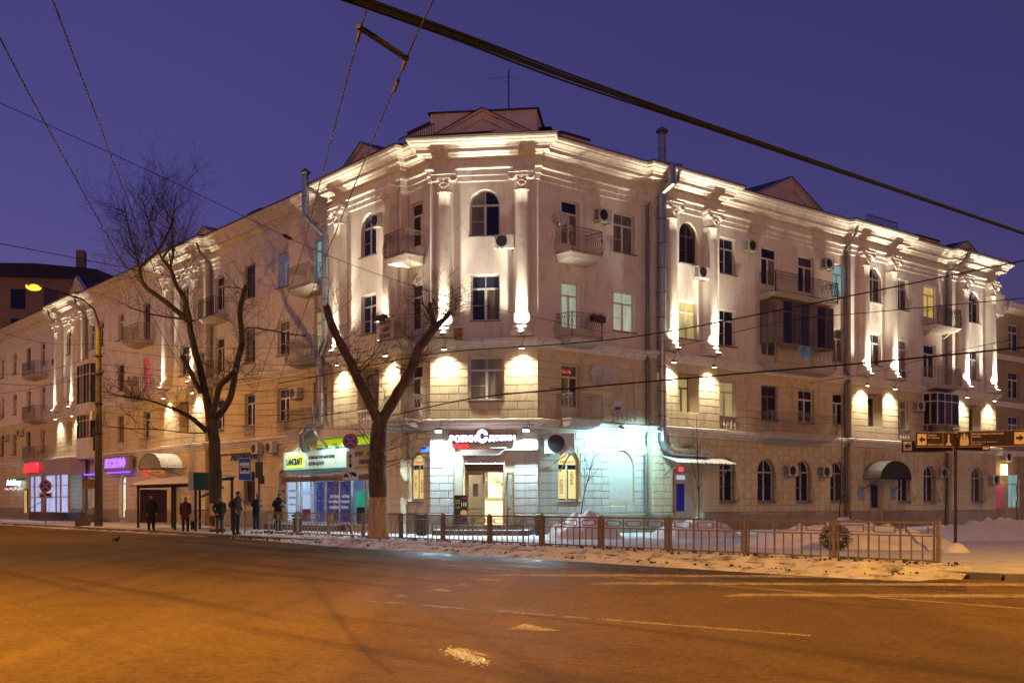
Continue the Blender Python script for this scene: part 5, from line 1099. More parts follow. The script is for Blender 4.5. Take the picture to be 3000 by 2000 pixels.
heap('snow_pile', 7.1, 42.3, 1.9, 1.3, .66, .2, MSNOWC, 9, 'broad snow pile around the upright sapling by the blue panel door')
heap('snow_pile', 10.2, 33.2, 3.4, 1.8, .62, -.35, MSNOWC, 14, 'long snow bank behind the fence around the round bush')
heap('snow_pile', 11.6, 38.2, 1.5, 1.2, .7, .2, MSNOWC, 33, 'small snow pile between the round bush and the building')
heap('snow_pile', 18.5, 41.0, 4.4, 2.0, .52, .25, MSNOWC, 21, 'long snow bank behind the street sign post')
heap('snow_pile', 21.5, 47.5, 3.2, 1.8, .62, .5, MSNOWC, 27, 'snow heap at the right edge near the next building')
heap('snow_pile', 12.15, 29.8, .36, .3, .2, 0, MSNOWC, 41, 'little snow mound at the foot of the street sign', 24)
# dirty ridge ploughed against the kerb under the fence
def ridge():
    g = MB(); nu, nk = 520, 40; vs = []
    for i in range(nu+1):
        u = 5.5-33.2*i/nu
        fade = min(1, (5.5-u)/1.2, (u+27.7)/1.6); fade = max(0, fade)
        near = min(1, max(0, (3-u)/10))
        for j in range(nk+1):
            k = 4.75+(2.5+1.35*near)*j/nk; p = PL(u, k); s = j/nk
            nz = mn.fractal(Vector((p.x*1.3, p.y*1.3, 2)), .8, 2.3, 6); n2 = mn.fractal(Vector((p.x*5, p.y*5, 7)), .9, 2.1, 4)
            base = 0.0 if k < KERB else -.12*min(1, (k-KERB)/.12)
            hump = .075*math.exp(-((s-.12)/.16)**2)+.09*math.exp(-((s-.52)/.13)**2)*(.5+.5*near)+.15*math.exp(-((s-.76)/.14)**2)*near
            edge = min(1, s/.07, (1-s)/.07)
            z = base+fade*edge*(hump*(.75+.7*nz)+.028*n2+.015)-(1-fade*edge)*.03
            vs.append((p.x, p.y, z))
    g.add(vs, [(i*(nk+1)+j, (i+1)*(nk+1)+j, (i+1)*(nk+1)+j+1, i*(nk+1)+j+1) for i in range(nu) for j in range(nk)])
    o = tag(g.build('snow_ridge', MSNOWB, smooth=True), 'dirty ploughed snow ridge along the kerb under the fence', 'snow'); o['kind'] = 'stuff'
ridge()
def patch(u0, u1, k0, k1, seed, label):
    g = MB(); n, m = 120, 24; vs = []
    for i in range(n+1):
        for j in range(m+1):
            p = PL(u0+(u1-u0)*i/n, k0+(k1-k0)*j/m); nz = mn.fractal(Vector((p.x*.9, p.y*.9, seed)), .8, 2.2, 5); e_ = min(i/n, 1-i/n, j/m, 1-j/m)*6
            vs.append((p.x, p.y, min(.10, .02+.07*nz)*min(1, e_)-.01-.12*min(1, max(0, (k0+(k1-k0)*j/m-KERB)/.15)) if True else 0))
    g.add(vs, [(i*(m+1)+j, (i+1)*(m+1)+j, (i+1)*(m+1)+j+1, i*(m+1)+j+1) for i in range(n) for j in range(m)])
    o = tag(g.build('snow_patch', MSNOWB, smooth=True), label, 'snow'); o['kind'] = 'stuff'
patch(7, 60, 5.6, 7.7, 4, 'thin dirty snow along the kerb by the bus stop')
def clods():
    g = MB(); r = random.Random(8)
    for i in range(1500):
        u = r.uniform(-27, 5); k = r.choice([r.gauss(5.7, .35), r.gauss(7.6, .4)]); p = PL(u, k); s = abs(r.gauss(0, .016))+.008
        z = (.08 if k < KERB else -.04); M = T(p.x, p.y, z+s*.3) @ RZ(r.random()*360) @ RX(r.random()*90)
        g.ell((0, 0, 0), (s*r.uniform(.8, 1.8), s*r.uniform(.7, 1.2), s*r.uniform(.5, .9)), 6, 4, M)
    o = tag(g.build('frozen_clods', plain('frozen_dirt', (.075, .055, .042), .9, 0, .4, 9)), 'dark frozen clods strewn on the snow ridge', 'clods'); o['kind'] = 'stuff'
clods()

# ================================================================== trees
def bark(name, c1, c2, sc_=7):
    m, t, b = newmat(name); h = noise(t, sc_, 8, rough=.7, dist=.6, stretch=(1, 1, .28))
    t.links.new(mix(t, remap(t, h, .35, .65), c1, c2), b.inputs['Base Color']); b.inputs['Roughness'].default_value = .9; bump(t, b, h, 1.0, .06); return m
MBARK = bark('dark_bark', (.030, .020, .014), (.090, .060, .042)); MBARKN = bark('warm_brown_bark', (.06, .040, .025), (.20, .135, .085)); MTWIG = plain('twig_bark', (.05, .034, .025), .9); MLIME = bark('whitewashed_bark', (.40, .27, .14), (.68, .50, .30), 9); MCUT = plain('cut_wood', (.42, .30, .18), .8)
def smooth_path(pts, k=4):
    P = [Vector(p) for p in pts]; out = []
    for i in range(len(P)-1):
        p0, p1, p2, p3 = P[max(i-1, 0)], P[i], P[i+1], P[min(i+2, len(P)-1)]
        for j in range(k):
            t = j/k; out.append(.5*((2*p1)+(p2-p0)*t+(2*p0-5*p1+4*p2-p3)*t*t+(3*p1-p0-3*p2+p3)*t**3))
    out.append(P[-1]); return out
def limb(g, pts, r0, r1, n=10, rough=.07, seed=0):
    P = smooth_path(pts); k = len(P); rs = [(r0+(r1-r0)*i/(k-1))*(1+rough*mn.noise(Vector((i*.9, seed, 3)))) for i in range(k)]
    g.tube([p+Vector((mn.noise(p*2), mn.noise(p*2+Vector((5, 0, 0))), 0))*rs[i]*.25 for i, p in enumerate(P)], rs, n); return P, rs
def twig(g, p, d, L0, r, lev, rnd, up=.25, cnt=None):
    n = 5 if lev > 0 else 4; pts = [p.copy()]; d = d.normalized()
    for i in range(n):
        d = (d+Vector((rnd.gauss(0, .16), rnd.gauss(0, .16), rnd.gauss(0, .12)+up*.22))).normalized(); pts.append(pts[-1]+d*L0/n)
    g.tube(pts, [r*(1-.75*i/n) for i in range(n+1)], 4 if lev > 1 else 3, False)
    if lev > 0:
        for k in range(cnt or rnd.randint(3, 6)):
            i = rnd.randint(1, n); a = (pts[i]-pts[i-1]).normalized(); s = Vector((rnd.gauss(0, 1), rnd.gauss(0, 1), rnd.gauss(0, .7))); s = (s-a*s.dot(a)).normalized()
            twig(g, pts[i], a*rnd.uniform(.5, 1.0)+s*rnd.uniform(.5, .9), L0*rnd.uniform(.38, .68), r*.55, lev-1, rnd, up)
def tree_far():
    t = thing('bare_tree', 'tall bare tree with many twigs beside the bus shelter', 'tree', T(-13.67, 50.6, 0)); r = random.Random(21); D_ = TREE_FAR
    g = MB(); limb(g, D_['trunk'], .30, .25, 14); P0 = D_['trunk']; g.tube([P0[0], (P0[0][0], P0[0][1], .25)], [.40, .29], 14, False); g.build('trunk', MBARK, t, smooth=True)
    g = MB(); g.tube([(-13.67, 50.6, 0.02), (-13.70, 50.6, .7), (-13.73, 50.6, 1.32)], [.335, .312, .306], 14, False); g.build('whitewash', MLIME, t, smooth=True)
    spec = {'A': (.20, .07), 'A2': (.13, .05), 'A3': (.05, .02), 'A4': (.06, .02), 'A5': (.06, .05), 'A6': (.05, .02), 'B': (.12, .10), 'C': (.15, .13), 'D': (.17, .11), 'E': (.13, .08), 'E2': (.05, .015), 'F': (.03, .02), 'G': (.045, .03), 'H': (.04, .03)}
    crown = MB()
    for q, (a, b) in spec.items():
        g = MB(); P, rs = limb(g, D_[q], a, b, 9); g.build('limb', MBARK, t, smooth=True)
        if q in 'BCDE' and len(q) == 1:
            e1 = P[-1]; d1 = (P[-1]-P[-2]).normalized(); MB().tube([e1, e1+d1*.015], b*.93, 10).build('cut_face', MCUT, t)
        k = {'A': 28, 'A2': 36, 'A3': 28, 'A4': 24, 'A5': 14, 'A6': 24, 'B': 16, 'C': 24, 'D': 62, 'E': 16, 'E2': 30, 'F': 10, 'G': 12, 'H': 10}[q]
        for i in range(k):
            j = int(len(P)*(r.uniform(.35, 1) if q not in ('A3', 'A4', 'A6') else r.uniform(.0, 1))); j = min(max(j, 1), len(P)-1); ax = (P[j]-P[j-1]).normalized(); s = Vector((r.gauss(0, 1), r.gauss(0, .8), r.gauss(.15, .7))).normalized()
            top = q in ('A', 'A2', 'A3', 'A4', 'A5', 'A6'); Ln = r.uniform(1.1, 2.5) if top else r.uniform(.7, 1.7)
            lean = Vector((-.65, 0, .35)) if q in ('A2', 'A3') else Vector((.0, 0, .6)) if top else Vector((0, 0, .25))
            twig(crown, P[j], ax*.35+s*.9+lean, Ln, .014 if top else .012, 2, r, .45 if top else .25)
    crown.build('crown', MTWIG, t); return len(crown.f)
tree_far()
def tree_near():
    t = thing('pollarded_tree', 'pollarded forked street tree with whitewashed trunk at the kerb', 'tree', T(-4.82, 39.3, 0)); r = random.Random(5); D_ = TREE_NEAR
    g = MB(); P = smooth_path(D_['trunk']); k = len(P); rs = [.335-.055*i/(k-1)+.04*mn.noise(Vector((i*.4, 1, 1))) for i in range(k)]; g.tube(P, rs, 18); g.tube([(-4.82, 39.3, -.10), (-4.82, 39.3, .2)], [.47, .34], 18, False)
    g.lathe([(.08, -.1), (.13, 0), (.08, .1)], 10, M=T(-4.62, 39.02, 3.0) @ RX(60)); g.build('trunk', MBARKN, t, smooth=True)
    g = MB(); g.tube([(-4.82, 39.3, .0), (-4.82, 39.3, .5), (-4.825, 39.3, 1.0), (-4.83, 39.3, 1.55)], [.41, .352, .348, .338], 18, False); g.build('whitewash', MLIME, t, smooth=True)
    crown = MB()
    for q, a, b in (('left', .20, .125), ('right', .21, .15), ('stubA', .11, .07), ('stubB', .12, .08)):
        g = MB(); P, rs = limb(g, D_[q], a, b, 12, .12); g.build('limb', MBARKN, t, smooth=True)
        if q != 'right': d1 = (P[-1]-P[-2]).normalized(); MB().tube([P[-1], P[-1]+d1*.012], b*.9, 12).build('cut_face', MCUT, t)
        for i in range({'left': 16, 'right': 26, 'stubA': 16, 'stubB': 22}[q]):
            j = min(len(P)-1, max(1, int(len(P)*r.uniform(.35 if q in ('left', 'right') else .1, .9)))); s = Vector((r.gauss(.25, 1), r.gauss(0, .8), r.gauss(.1, .5))).normalized()
            twig(crown, P[j], s+Vector((0, 0, .55)), r.uniform(.6, 1.7), .014, 2, r, .3)
    for p, d, L0 in (((-4.6, 39.1, 3.2), (1, -.2, .4), 1.4), ((-4.6, 39.2, 2.6), (1, -.1, .25), 1.5), ((-4.65, 39.2, 4.0), (1, 0, .1), 1.6), ((-5.1, 39.1, 3.4), (-.7, -.3, .8), .9), ((-5.35, 39.0, 5.5), (.5, -.2, .8), 1.9), ((-5.5, 39.0, 5.9), (.45, .1, .9), 2.2), ((-4.9, 39.1, 4.4), (.1, -.4, .9), 1.6)):
        for kk in range(3): twig(crown, Vector(p)+Vector((0, 0, .12*kk)), Vector(d)+Vector((r.gauss(0, .2), r.gauss(0, .2), r.gauss(0, .2))), L0, .013, 2, r, .2)
    crown.build('crown', MTWIG, t)
    tag(MB().tube([(-5.55, 38.75, .0), (-5.75, 38.7, .42), (-5.86, 38.7, .62)], .022, 5).build('stick', MTWIG), 'thin stick leaning out of the snow left of the pollarded trunk', 'stick')
tree_near()
def sapling(x, y, h, lean, seed, label):
    t = thing('sapling', label, 'tree', T(x, y, 0), 'young saplings along the facade'); r = random.Random(seed); P = [Vector((x+lean*k/8*(.4+.6*k/8)+r.gauss(0, .02), y, h*k/8-.02)) for k in range(9)]; g = MB(); g.tube(P, [.028*(1-.8*k/8) for k in range(9)], 6); g.build('trunk', MTWIG, t); c = MB()
    for k in range(13):
        i = r.randint(3, 7); twig(c, P[i], Vector((r.gauss(0, .7), r.gauss(0, .5), .8)), h*r.uniform(.14, .30), .008, 1, r, .5)
    c.build('crown', MTWIG, t)
for a in ((2.55, 42.0, 3.5, .75, 1, 'leaning sapling in front of the satellite dish wall'), (7.45, 43.4, 4.9, -.1, 2, 'upright sapling in front of the blue panel door'), (12.1, 40.3, 4.0, .1, 3, 'sapling behind the round bush'), (16.75, 42.2, 3.6, .15, 4, 'sapling left of the street sign post'), (21.9, 47.3, 3.2, .05, 5, 'sapling at the right edge of the street')): sapling(*a)
def bush():
    t = thing('round_bush', 'round dark evergreen bush in the snow behind the fence', 'bush', T(9.2, 31.0, 0)); g = MB(); r = random.Random(6)
    for i in range(1500):
        v = Vector((r.gauss(0, 1), r.gauss(0, 1), r.gauss(0, 1))).normalized(); p = Vector((9.2, 31.0, .36))+Vector((v.x*.42, v.y*.42, v.z*.36))*r.uniform(.55, 1.0); d = (v+Vector((r.gauss(0, .5), r.gauss(0, .5), r.gauss(0, .5)))).normalized()*.09; s = d.orthogonal().normalized()*.014
        g.add([p, p+d*.5+s, p+d, p+d*.5-s], [(0, 1, 2, 3)])
    g.build('foliage', plain('thuja_green', (.045, .05, .018), .7), t); MB().tube([(9.2, 31.0, 0), (9.2, 31.0, .4)], .03, 5).build('stem', MTWIG, t)
bush()

# ================================================================== street furniture
def post_sign(x, y, h, label, cat, rz=0, r=.028, mat=MGALVD, name='road_sign'):
    M = T(x, y, 0) @ RZ(rz); t = thing(name, label, cat, M); MB().tube([(0, 0, -.02), (0, 0, h)], r, 8).build('post', mat, t, M); return t, M
MSB = plain('sign_blue', (.015, .05, .42), .35, 0, .05); MSR = plain('sign_red', (.45, .02, .03), .35, 0, .05); MSW = plain('sign_white', (.78, .78, .76), .35, 0, .05); MSK = plain('sign_black', (.015, .015, .015), .4, 0, .05)
def disc_sign(t, M, z, r):
    D0 = M @ T(0, -.04, z) @ RX(90); MB().lathe([(r, 0), (r, .012)], 36, M=D0).build('rim', MSR, t); MB().lathe([(r*.80, .012), (r*.80, .016)], 36, M=D0).build('white_ring', MSW, t); b = MB().lathe([(r*.775, .016), (r*.775, .019)], 36, M=D0).build('blue_field', MSB, t)
    for a in (45, -45):
        MB().box(-r*.80, r*.80, -r*.115, r*.115, .019, .021, D0 @ RZ(a)).build('white_edge', MSW, t); MB().box(-r*.80, r*.80, -r*.085, r*.085, .0215 if a > 0 else .0222, .0235 if a > 0 else .0242, D0 @ RZ(a)).build('red_bar', MSR, t)
def tow_plate(t, M, z, w, h, mat=MSW):
    MB().box(-w/2, w/2, -.045, -.033, z, z+h).build('plate', mat, t, M); P_ = M @ T(0, -.049, z+h*.1) @ S3(w, 1, h*.9); g = MB()
    g.prism([(-.44, .25), (-.44, .50), (-.36, .52), (-.32, .66), (-.22, .66), (-.20, .50), (-.12, .48), (-.12, .25)], 0, .004, P_); g.prism([(-.30, .66), (-.27, .66), (-.16, .9), (-.18, .93)], 0, .004, P_); g.prism([(-.18, .88), (-.15, .93), (0, .5), (-.03, .45)], 0, .004, P_)
    g.prism([(-.04, .68), (.02, .86), (.30, .80), (.42, .50), (.40, .30), (.28, .28), (.02, .52)], 0, .004, P_)
    for x in (-.36, -.19, .05, .34): g.lathe([(.055, 0), (.055, .005)], 12, M=P_ @ T(x, .0, .22 if x < 0 else .30) @ RX(90))
    g.build('pictogram', MSK, t)
t, M = post_sign(-6.5, 43.9, 4.1, 'no stopping sign with arrow and tow plates beside the forked tree', 'road sign'); disc_sign(t, M, 3.82, .31)
MB().box(-.16, .16, -.045, -.033, 2.65, 3.41).build('arrow_plate', MSW, t, M); MB().prism([(-.022, 2.85), (.022, 2.85), (.022, 3.2), (.09, 3.14), (0, 3.34), (-.09, 3.14), (-.022, 3.2)], -.05, -.046).prism([(-.022, 2.88), (-.09, 2.92), (0, 2.71), (.09, 2.92), (.022, 2.88)], -.05, -.046).build('arrow', MSK, t, M); tow_plate(t, M, 2.27, .62, .37)
t, M = post_sign(-27.1, 63.4, 2.7, 'no stopping sign with tow plate in front of the pharmacy', 'road sign'); disc_sign(t, M, 2.33, .36); tow_plate(t, M, 1.62, .74, .31, plain('yellowed_plate', (.55, .45, .2), .5))
t, M = post_sign(-11.85, 48.4, 3.35, 'blue and white bus stop sign on a thin post', 'bus stop sign'); MB().box(-.285, .285, -.05, -.036, 2.34, 3.33).build('white_rim', MSW, t, M); MB().box(-.26, .26, -.054, -.050, 2.365, 3.305).build('blue_plate', plain('bus_sign_blue', (.02, .14, .62), .3, 0, .1, 2), t, M); MB().box(-.215, .215, -.058, -.054, 2.64, 3.13).build('white_field', MSW, t, M)
g = MB(); g.prism([(-.18, 2.80), (-.18, 2.93), (-.15, 3.0), (.19, 3.0), (.19, 2.80)], -.062, -.058)
for x in (-.10, .11): g.lathe([(.045, 0), (.045, .006)], 14, M=T(x, -.058, 2.79) @ RX(90))
g.build('bus_pictogram', plain('pictogram_green', (.03, .05, .03), .5), t, M); g = MB()
for k in range(4): g.box(-.125+.078*k, -.065+.078*k, -.064, -.062, 2.91, 2.98)
g.build('pictogram_window', MSW, t, M)
# brown fingerpost
MFP = plain('fingerpost_brown', (.030, .011, .007), .55); MFPT = plain('fingerpost_cream', (.75, .60, .42), .5, 0, .05)
t = thing('fingerpost', 'brown tourist fingerpost with four boards on a dark pole', 'signpost', T(12.15, 29.88, 0)); MP = T(12.15, 29.88, 0)
MB().tube([(0, 0, -.02), (0, 0, 3.22)], .042, 12).build('post', MFP, t, MP); MB().box(-.055, .055, -.055, .055, 3.20, 3.36).build('finial', MFP, t, MP); MB().lathe([(.022, 0), (.034, 0), (.034, .004), (.022, .004)], 14, M=MP @ T(-.028, -.056, 3.28) @ RX(90), cap=False).lathe([(.022, 0), (.034, 0), (.034, .004), (.022, .004)], 14, M=MP @ T(.03, -.056, 3.28) @ RX(90), cap=False).build('finial_ring', MFPT, t)
def board(M, w, h, arrow, lines, icon, name='board'):
    s = -1 if arrow == 'l' else 1; x0, x1 = (-w-.05, -.05) if s < 0 else (.05, w+.05); bo = MB().box(x0, x1, -.02, .02, 0, h).build(name, MFP, t, M)
    f = MB()
    for a, b, c, d in ((x0, x1, .008, .016), (x0, x1, h-.016, h-.008)): f.box(min(a, b)+.012, max(a, b)-.012, -.023, -.0205, c, d)
    ax = x0+.04 if s < 0 else x1-.04-h*.62; f.box(ax, ax+h*.62, -.024, -.0205, .07*h+.03, h*.93-.03); f.build('border', MFPT, bo, M)
    cx = ax+h*.31; q = h*.20; MB().prism([(cx+s*q*1.1, h/2), (cx-s*q*.1, h/2+q*1.1), (cx-s*q*.1, h/2+q*.4), (cx-s*q*1.1, h/2+q*.4), (cx-s*q*1.1, h/2-q*.4), (cx-s*q*.1, h/2-q*.4), (cx-s*q*.1, h/2-q*1.1)], -.028, -.0245).build('arrow', MFP, bo, M)
    tx0 = ax+h*.62+.04 if s < 0 else x0+.36
    for tx, z, wd, ht in lines: text(tx, M @ T(tx0, -.0215, z*h), wd, ht*h, MFPT, bo, fat=.02)
    g = MB()
    if icon == 'obelisk':
        c = x1-.17; MB().box(c-.17, c-.163, -.023, -.0205, .03, h-.03).build('divider', MFPT, bo, M)
        g.prism([(c-.025, .13), (c-.018, h*.80), (c, h*.88), (c+.018, h*.80), (c+.025, .13)], -.024, -.021).prism([(c-.05, .10), (c+.05, .10), (c+.035, .13), (c-.035, .13)], -.024, -.021).prism([(c-.09, .06), (c+.09, .06), (c+.07, .10), (c-.07, .10)], -.024, -.021)
    if icon == 'church':
        c = x0+.17; MB().box(c+.17, c+.177, -.023, -.0205, .03, h-.03).build('divider', MFPT, bo, M)
        g.prism([(c-.11, .05), (c+.11, .05), (c+.11, .22), (c-.11, .22)], -.024, -.021)
        for dx, zz, rr_ in ((-.07, .25, .03), (0, .31, .038), (.07, .25, .03)): g.prism([(c+dx-rr_*.7, .215), (c+dx+rr_*.7, .215), (c+dx+rr_*.7, zz), (c+dx+rr_, zz+.02), (c+dx, zz+.075), (c+dx-rr_, zz+.02), (c+dx-rr_*.7, zz)], -.0245, -.0215); g.box(c+dx-.004, c+dx+.004, -.024, -.021, zz+.07, zz+.115)
    if g.v: g.build('icon', MFPT, bo, M)
board(MP @ T(0, -.02, 2.86) @ RZ(8), 1.12, .42, 'l', (('Памятник', .74, .26, .10), ('И.А. Бунину', .56, .34, .12), ('Monument to I. Bunin', .14, .46, .10)), 'obelisk')
board(MP @ T(0, -.02, 2.86) @ RZ(-26), 1.72, .44, 'r', (('Ильинский и Спасский', .76, .78, .13), ('храмы', .58, .22, .11), ('Ilyinskiy and Spasskiy', .27, .62, .08), ('Churches', .14, .26, .08)), 'church')
board(MP @ T(0, .05, 2.74) @ RZ(-17), 1.32, .36, 'l', (), None); board(MP @ T(0, .05, 2.78) @ RZ(22), 1.2, .36, 'r', (), None)
# bus shelter
MSHE = plain('dark_shelter_steel', (.05, .035, .028), .5, .3)
t = thing('bus_shelter', 'dark steel bus shelter with snow on its sloping roof', 'bus shelter', FPL(14.8, 4.9)); u0, u1, kb, kf = 11.2, 18.6, 3.9, 5.75
for u, k in ((u0, kf), (13.7, kf), (u1, kf), (u0, kb), (u1, kb), (15, kb)): MB().box(-.05, .05, -.05, .05, -.01, 2.2 if k == kf else 2.55).build('leg', MSHE, t, FPL(u, k))
def fbox(u_0, u_1, k0, k1, z0, z1, name, m, par, bev=None): return MB().box(-u_1, -u_0, -k1, -k0, z0, z1).build(name, m, par, FL)
fbox(u0-.1, u1+.1, kf-.06, kf+.06, 2.12, 2.26, 'front_beam', MSHE, t); fbox(u0-.1, u1+.1, kb-.06, kb+.06, 2.45, 2.58, 'rear_beam', MSHE, t)
rq = MB(); rq.prism([(-kf-.35, 2.22), (-kb+.2, 2.60), (-kb+.2, 2.64), (-kf-.35, 2.27)], -u1-.25, -u0+.1, FL @ Matrix(((0, 1, 0, 0), (1, 0, 0, 0), (0, 0, 1, 0), (0, 0, 0, 1)))); rq.build('roof', MSHE, t)
g = MB(); n, m = 60, 16
vs = []
for i in range(n+1):
    for j in range(m+1):
        u = u0-.05+(u1-u0+.25)*i/n; k = kb-.15+(kf+.35-kb+.15)*j/m; p = PL(u, k); zb = 2.64+(2.27-2.64)*((k-kb+.2)/(kf+.55-kb)); e_ = min(1, min(i, n-i)/2, min(j, m-j)/2)
        vs.append((p.x, p.y, zb+.01+e_*(.13+.05*mn.noise(Vector((u*1.2, k*2, 3))))))
g.add(vs, [(i*(m+1)+j, (i+1)*(m+1)+j, (i+1)*(m+1)+j+1, i*(m+1)+j+1) for i in range(n) for j in range(m)]); g.build('roof_snow', MSNOWC, t, smooth=True)
fbox(u0-.20, u0-.08, 4.85, kf+.4, 1.95, 2.78, 'side_board', plain('dark_green_board', (.02, .06, .035), .5), t); fbox(u0-.23, u0-.2, kf+.2, kf+.44, 1.94, 2.80, 'board_rim', MACC, t)
pl = fbox(u1-.03, u1+.03, 4.2, kf-.1, .30, 2.05, 'advert_panel', poster_mat('dark_maroon_advert', ((.035, .008, .008), (.06, .014, .012), (.16, .03, .03)), .15), t)
MB().lathe([(.62, 0), (.62, .01)], 20, M=FL @ T(-u1+.04, -4.95, 1.75) @ RY(90) @ S3(.25, .62, 1)).build('advert_oval', plain('red_oval_print', (.30, .04, .04), .5), pl)
for zz in (1.0, 1.02): pass
fbox(12.0, 15.0, kb+.25, kb+.65, .42, .47, 'bench_seat', MBRN, t)
for u in (12.3, 14.7): fbox(u-.03, u+.03, kb+.3, kb+.6, 0, .42, 'bench_leg', MSHE, t)
fbox(11.3, 15.3, kb-.01, kb+.01, .95, 1.0, 'rear_rail', MSHE, t)
MB().bar(tuple(PL(u0-.1, 5.6)+Vector((0, 0, 1.6))), tuple(PL(u0-.1, 4.4)+Vector((0, 0, 2.1))), .08).build('brace', MSHE, t)
# concrete pole with street lamp
MCON = plain('old_concrete', (.13, .105, .09), .85, 0, .2, 5, .3)
def street_lamp(label, M, H, arm, power, angle, kind='SPOT', spill=0):
    t = thing('street_lamp', label, 'street lamp', M, 'street lamps'); MB().tube([(0, 0, -.05), (0, 0, H*.45), (0, 0, H)], [.23, .19, .14], 14).build('pole', MCON, t, M, smooth=True)
    MB().tube([(0, 0, H-.6), (0, 0, H+.2), (0, -.25, H+.95), (0, -.9, H+1.45), (0, -arm, H+1.85)], [.06, .06, .05, .045, .04], 8).build('arm', MIRON, t, M)
    hd = MB().box(-.16, .16, -arm-.75, -arm+.05, H+1.80, H+1.98).build('lamp_head', MGALVD, t, M); MB().ell((0, -arm-.4, H+1.80), (.22, .42, .2), 12, 8).build('lamp_glass', emit('sodium_glass', (1, .40, .03), 2.6), t, M)
    lamp('lamp_light', kind, t, M @ T(0, -arm-.4, H+1.60), power, C_SODIUM, .10, angle, .5)
    if spill: lamp('lamp_light', 'POINT', t, M @ T(0, -arm-.4, H+1.60), power*spill, C_SODIUM, .10)
    return t
MLP = T(-23.39, 61.7, 0) @ RZ(-90+math.degrees(math.atan2(nL.y, nL.x))+180)
LP = street_lamp('concrete pole with a blazing orange street lamp left of the bare tree', MLP, 11.3, 3.1, P_SODIUM*.6, 165)
MB().box(-.2, .2, -.42, -.2, 6.0, 6.5).build('junction_box', MACC, LP, MLP); MB().box(-.35, -.2, -.2, .2, 4.3, 5.6).build('junction_box', MIRON, LP, MLP)
for z in (5.2, 6.9, 8.6, 9.6): MB().lathe([(.235, z), (.235, z+.07)], 14).build('clamp', MIRON, LP, MLP)
for z in (8.7, 9.7): MB().bar((-.9, 0, z), (.9, 0, z), .05).build('cross_arm', MIRON, LP, MLP)
street_lamp('orange street lamp on the near side of the crossing, left', T(-9.5, 8.0, -.12) @ RZ(150), 10.0, 2.2, P_SODIUM*3.0, 150, 'SPOT', .27)
street_lamp('orange street lamp on the near side of the crossing, right', T(17.5, 12.0, -.12) @ RZ(-140), 10.0, 2.2, P_SODIUM*2.1, 150, 'SPOT', .52)
for u, w_ in ((10, 'nearest'), (36, 'middle'), (64, 'farthest')):
    street_lamp(f'orange street lamp on the far kerb of the left street, {w_} of three', FPL(u, 18.5) @ T(0, 0, -.12) @ RZ(180), 9.6, 2.2, P_SODIUM*.68, 172, 'POINT')
for u, w_ in ((20, 'nearer'), (46, 'farther')):
    street_lamp(f'orange street lamp across the right street, {w_} of two', FR @ T(u, -18, -.12) @ RZ(180), 9.6, 2.2, P_SODIUM*.30, 172, 'POINT')
# bins and small things
def bin_(x, y, label):
    M = T(x, y, 0); t = thing('litter_bin', label, 'bin', M, 'dark litter bins'); MB().flat([(-.2, -.2), (.2, -.2), (.2, .2), (-.2, .2)], .06, .66).build('body', plain('bin_brown', (.045, .025, .018), .5), t, M); MB().flat([(-.25, -.25), (.25, -.25), (.25, .25), (-.25, .25)], .70, .76).prism([(-.25, .76), (.25, .76), (.12, .84), (-.12, .84)], -.2, .2).build('lid', MBLK, t, M); MB().box(-.18, .18, -.18, .18, 0, .06).build('foot', MIRON, t, M); MB().tube([(-.15, 0, .84), (-.12, 0, .95), (.12, 0, .95), (.15, 0, .84)], .012, 5).build('handle', MGALV, t, M)
bin_(-3.75, 45.2, 'dark litter bin left of the shop steps'); bin_(1.15, 44.9, 'dark litter bin right of the shop steps'); bin_(-9.95, 50.6, 'dark litter bin behind the fence by the standing man')
tag(MB().box(-.35, .35, -.25, .25, 0, .45, T(-24.6, 62.5, 0)).build('stone_block_seat', MCON), 'low concrete block beside the concrete lamp pole', 'block')
tag(MB().box(-.9, .9, -.3, .3, 0, .55, FPL(40, 1.0)).build('planter', MCON), 'low brownish planter outside the violet shop', 'planter')
def pigeon():
    M = T(-14.6, 40.3, -.116); t = thing('pigeon', 'small dark pigeon standing on the road', 'bird', M); g = MB(); g.ell((0, 0, .12), (.09, .06, .065), 10, 7); g.ell((.085, 0, .20), (.035, .03, .035), 8, 6); g.tube([(.06, 0, .14), (.08, 0, .19)], [.045, .03], 8); g.tube([(-.06, 0, .12), (-.17, 0, .09)], [.04, .015], 6); g.tube([(.115, 0, .195), (.14, 0, .185)], [.01, .003], 5)
    g.build('body', plain('pigeon_grey', (.04, .04, .045), .7), t, M, smooth=True); MB().tube([(0, .02, .07), (0, .02, 0)], .006, 4).tube([(0, -.02, .07), (0, -.02, 0)], .006, 4).build('legs', MBLK, t, M)
pigeon()

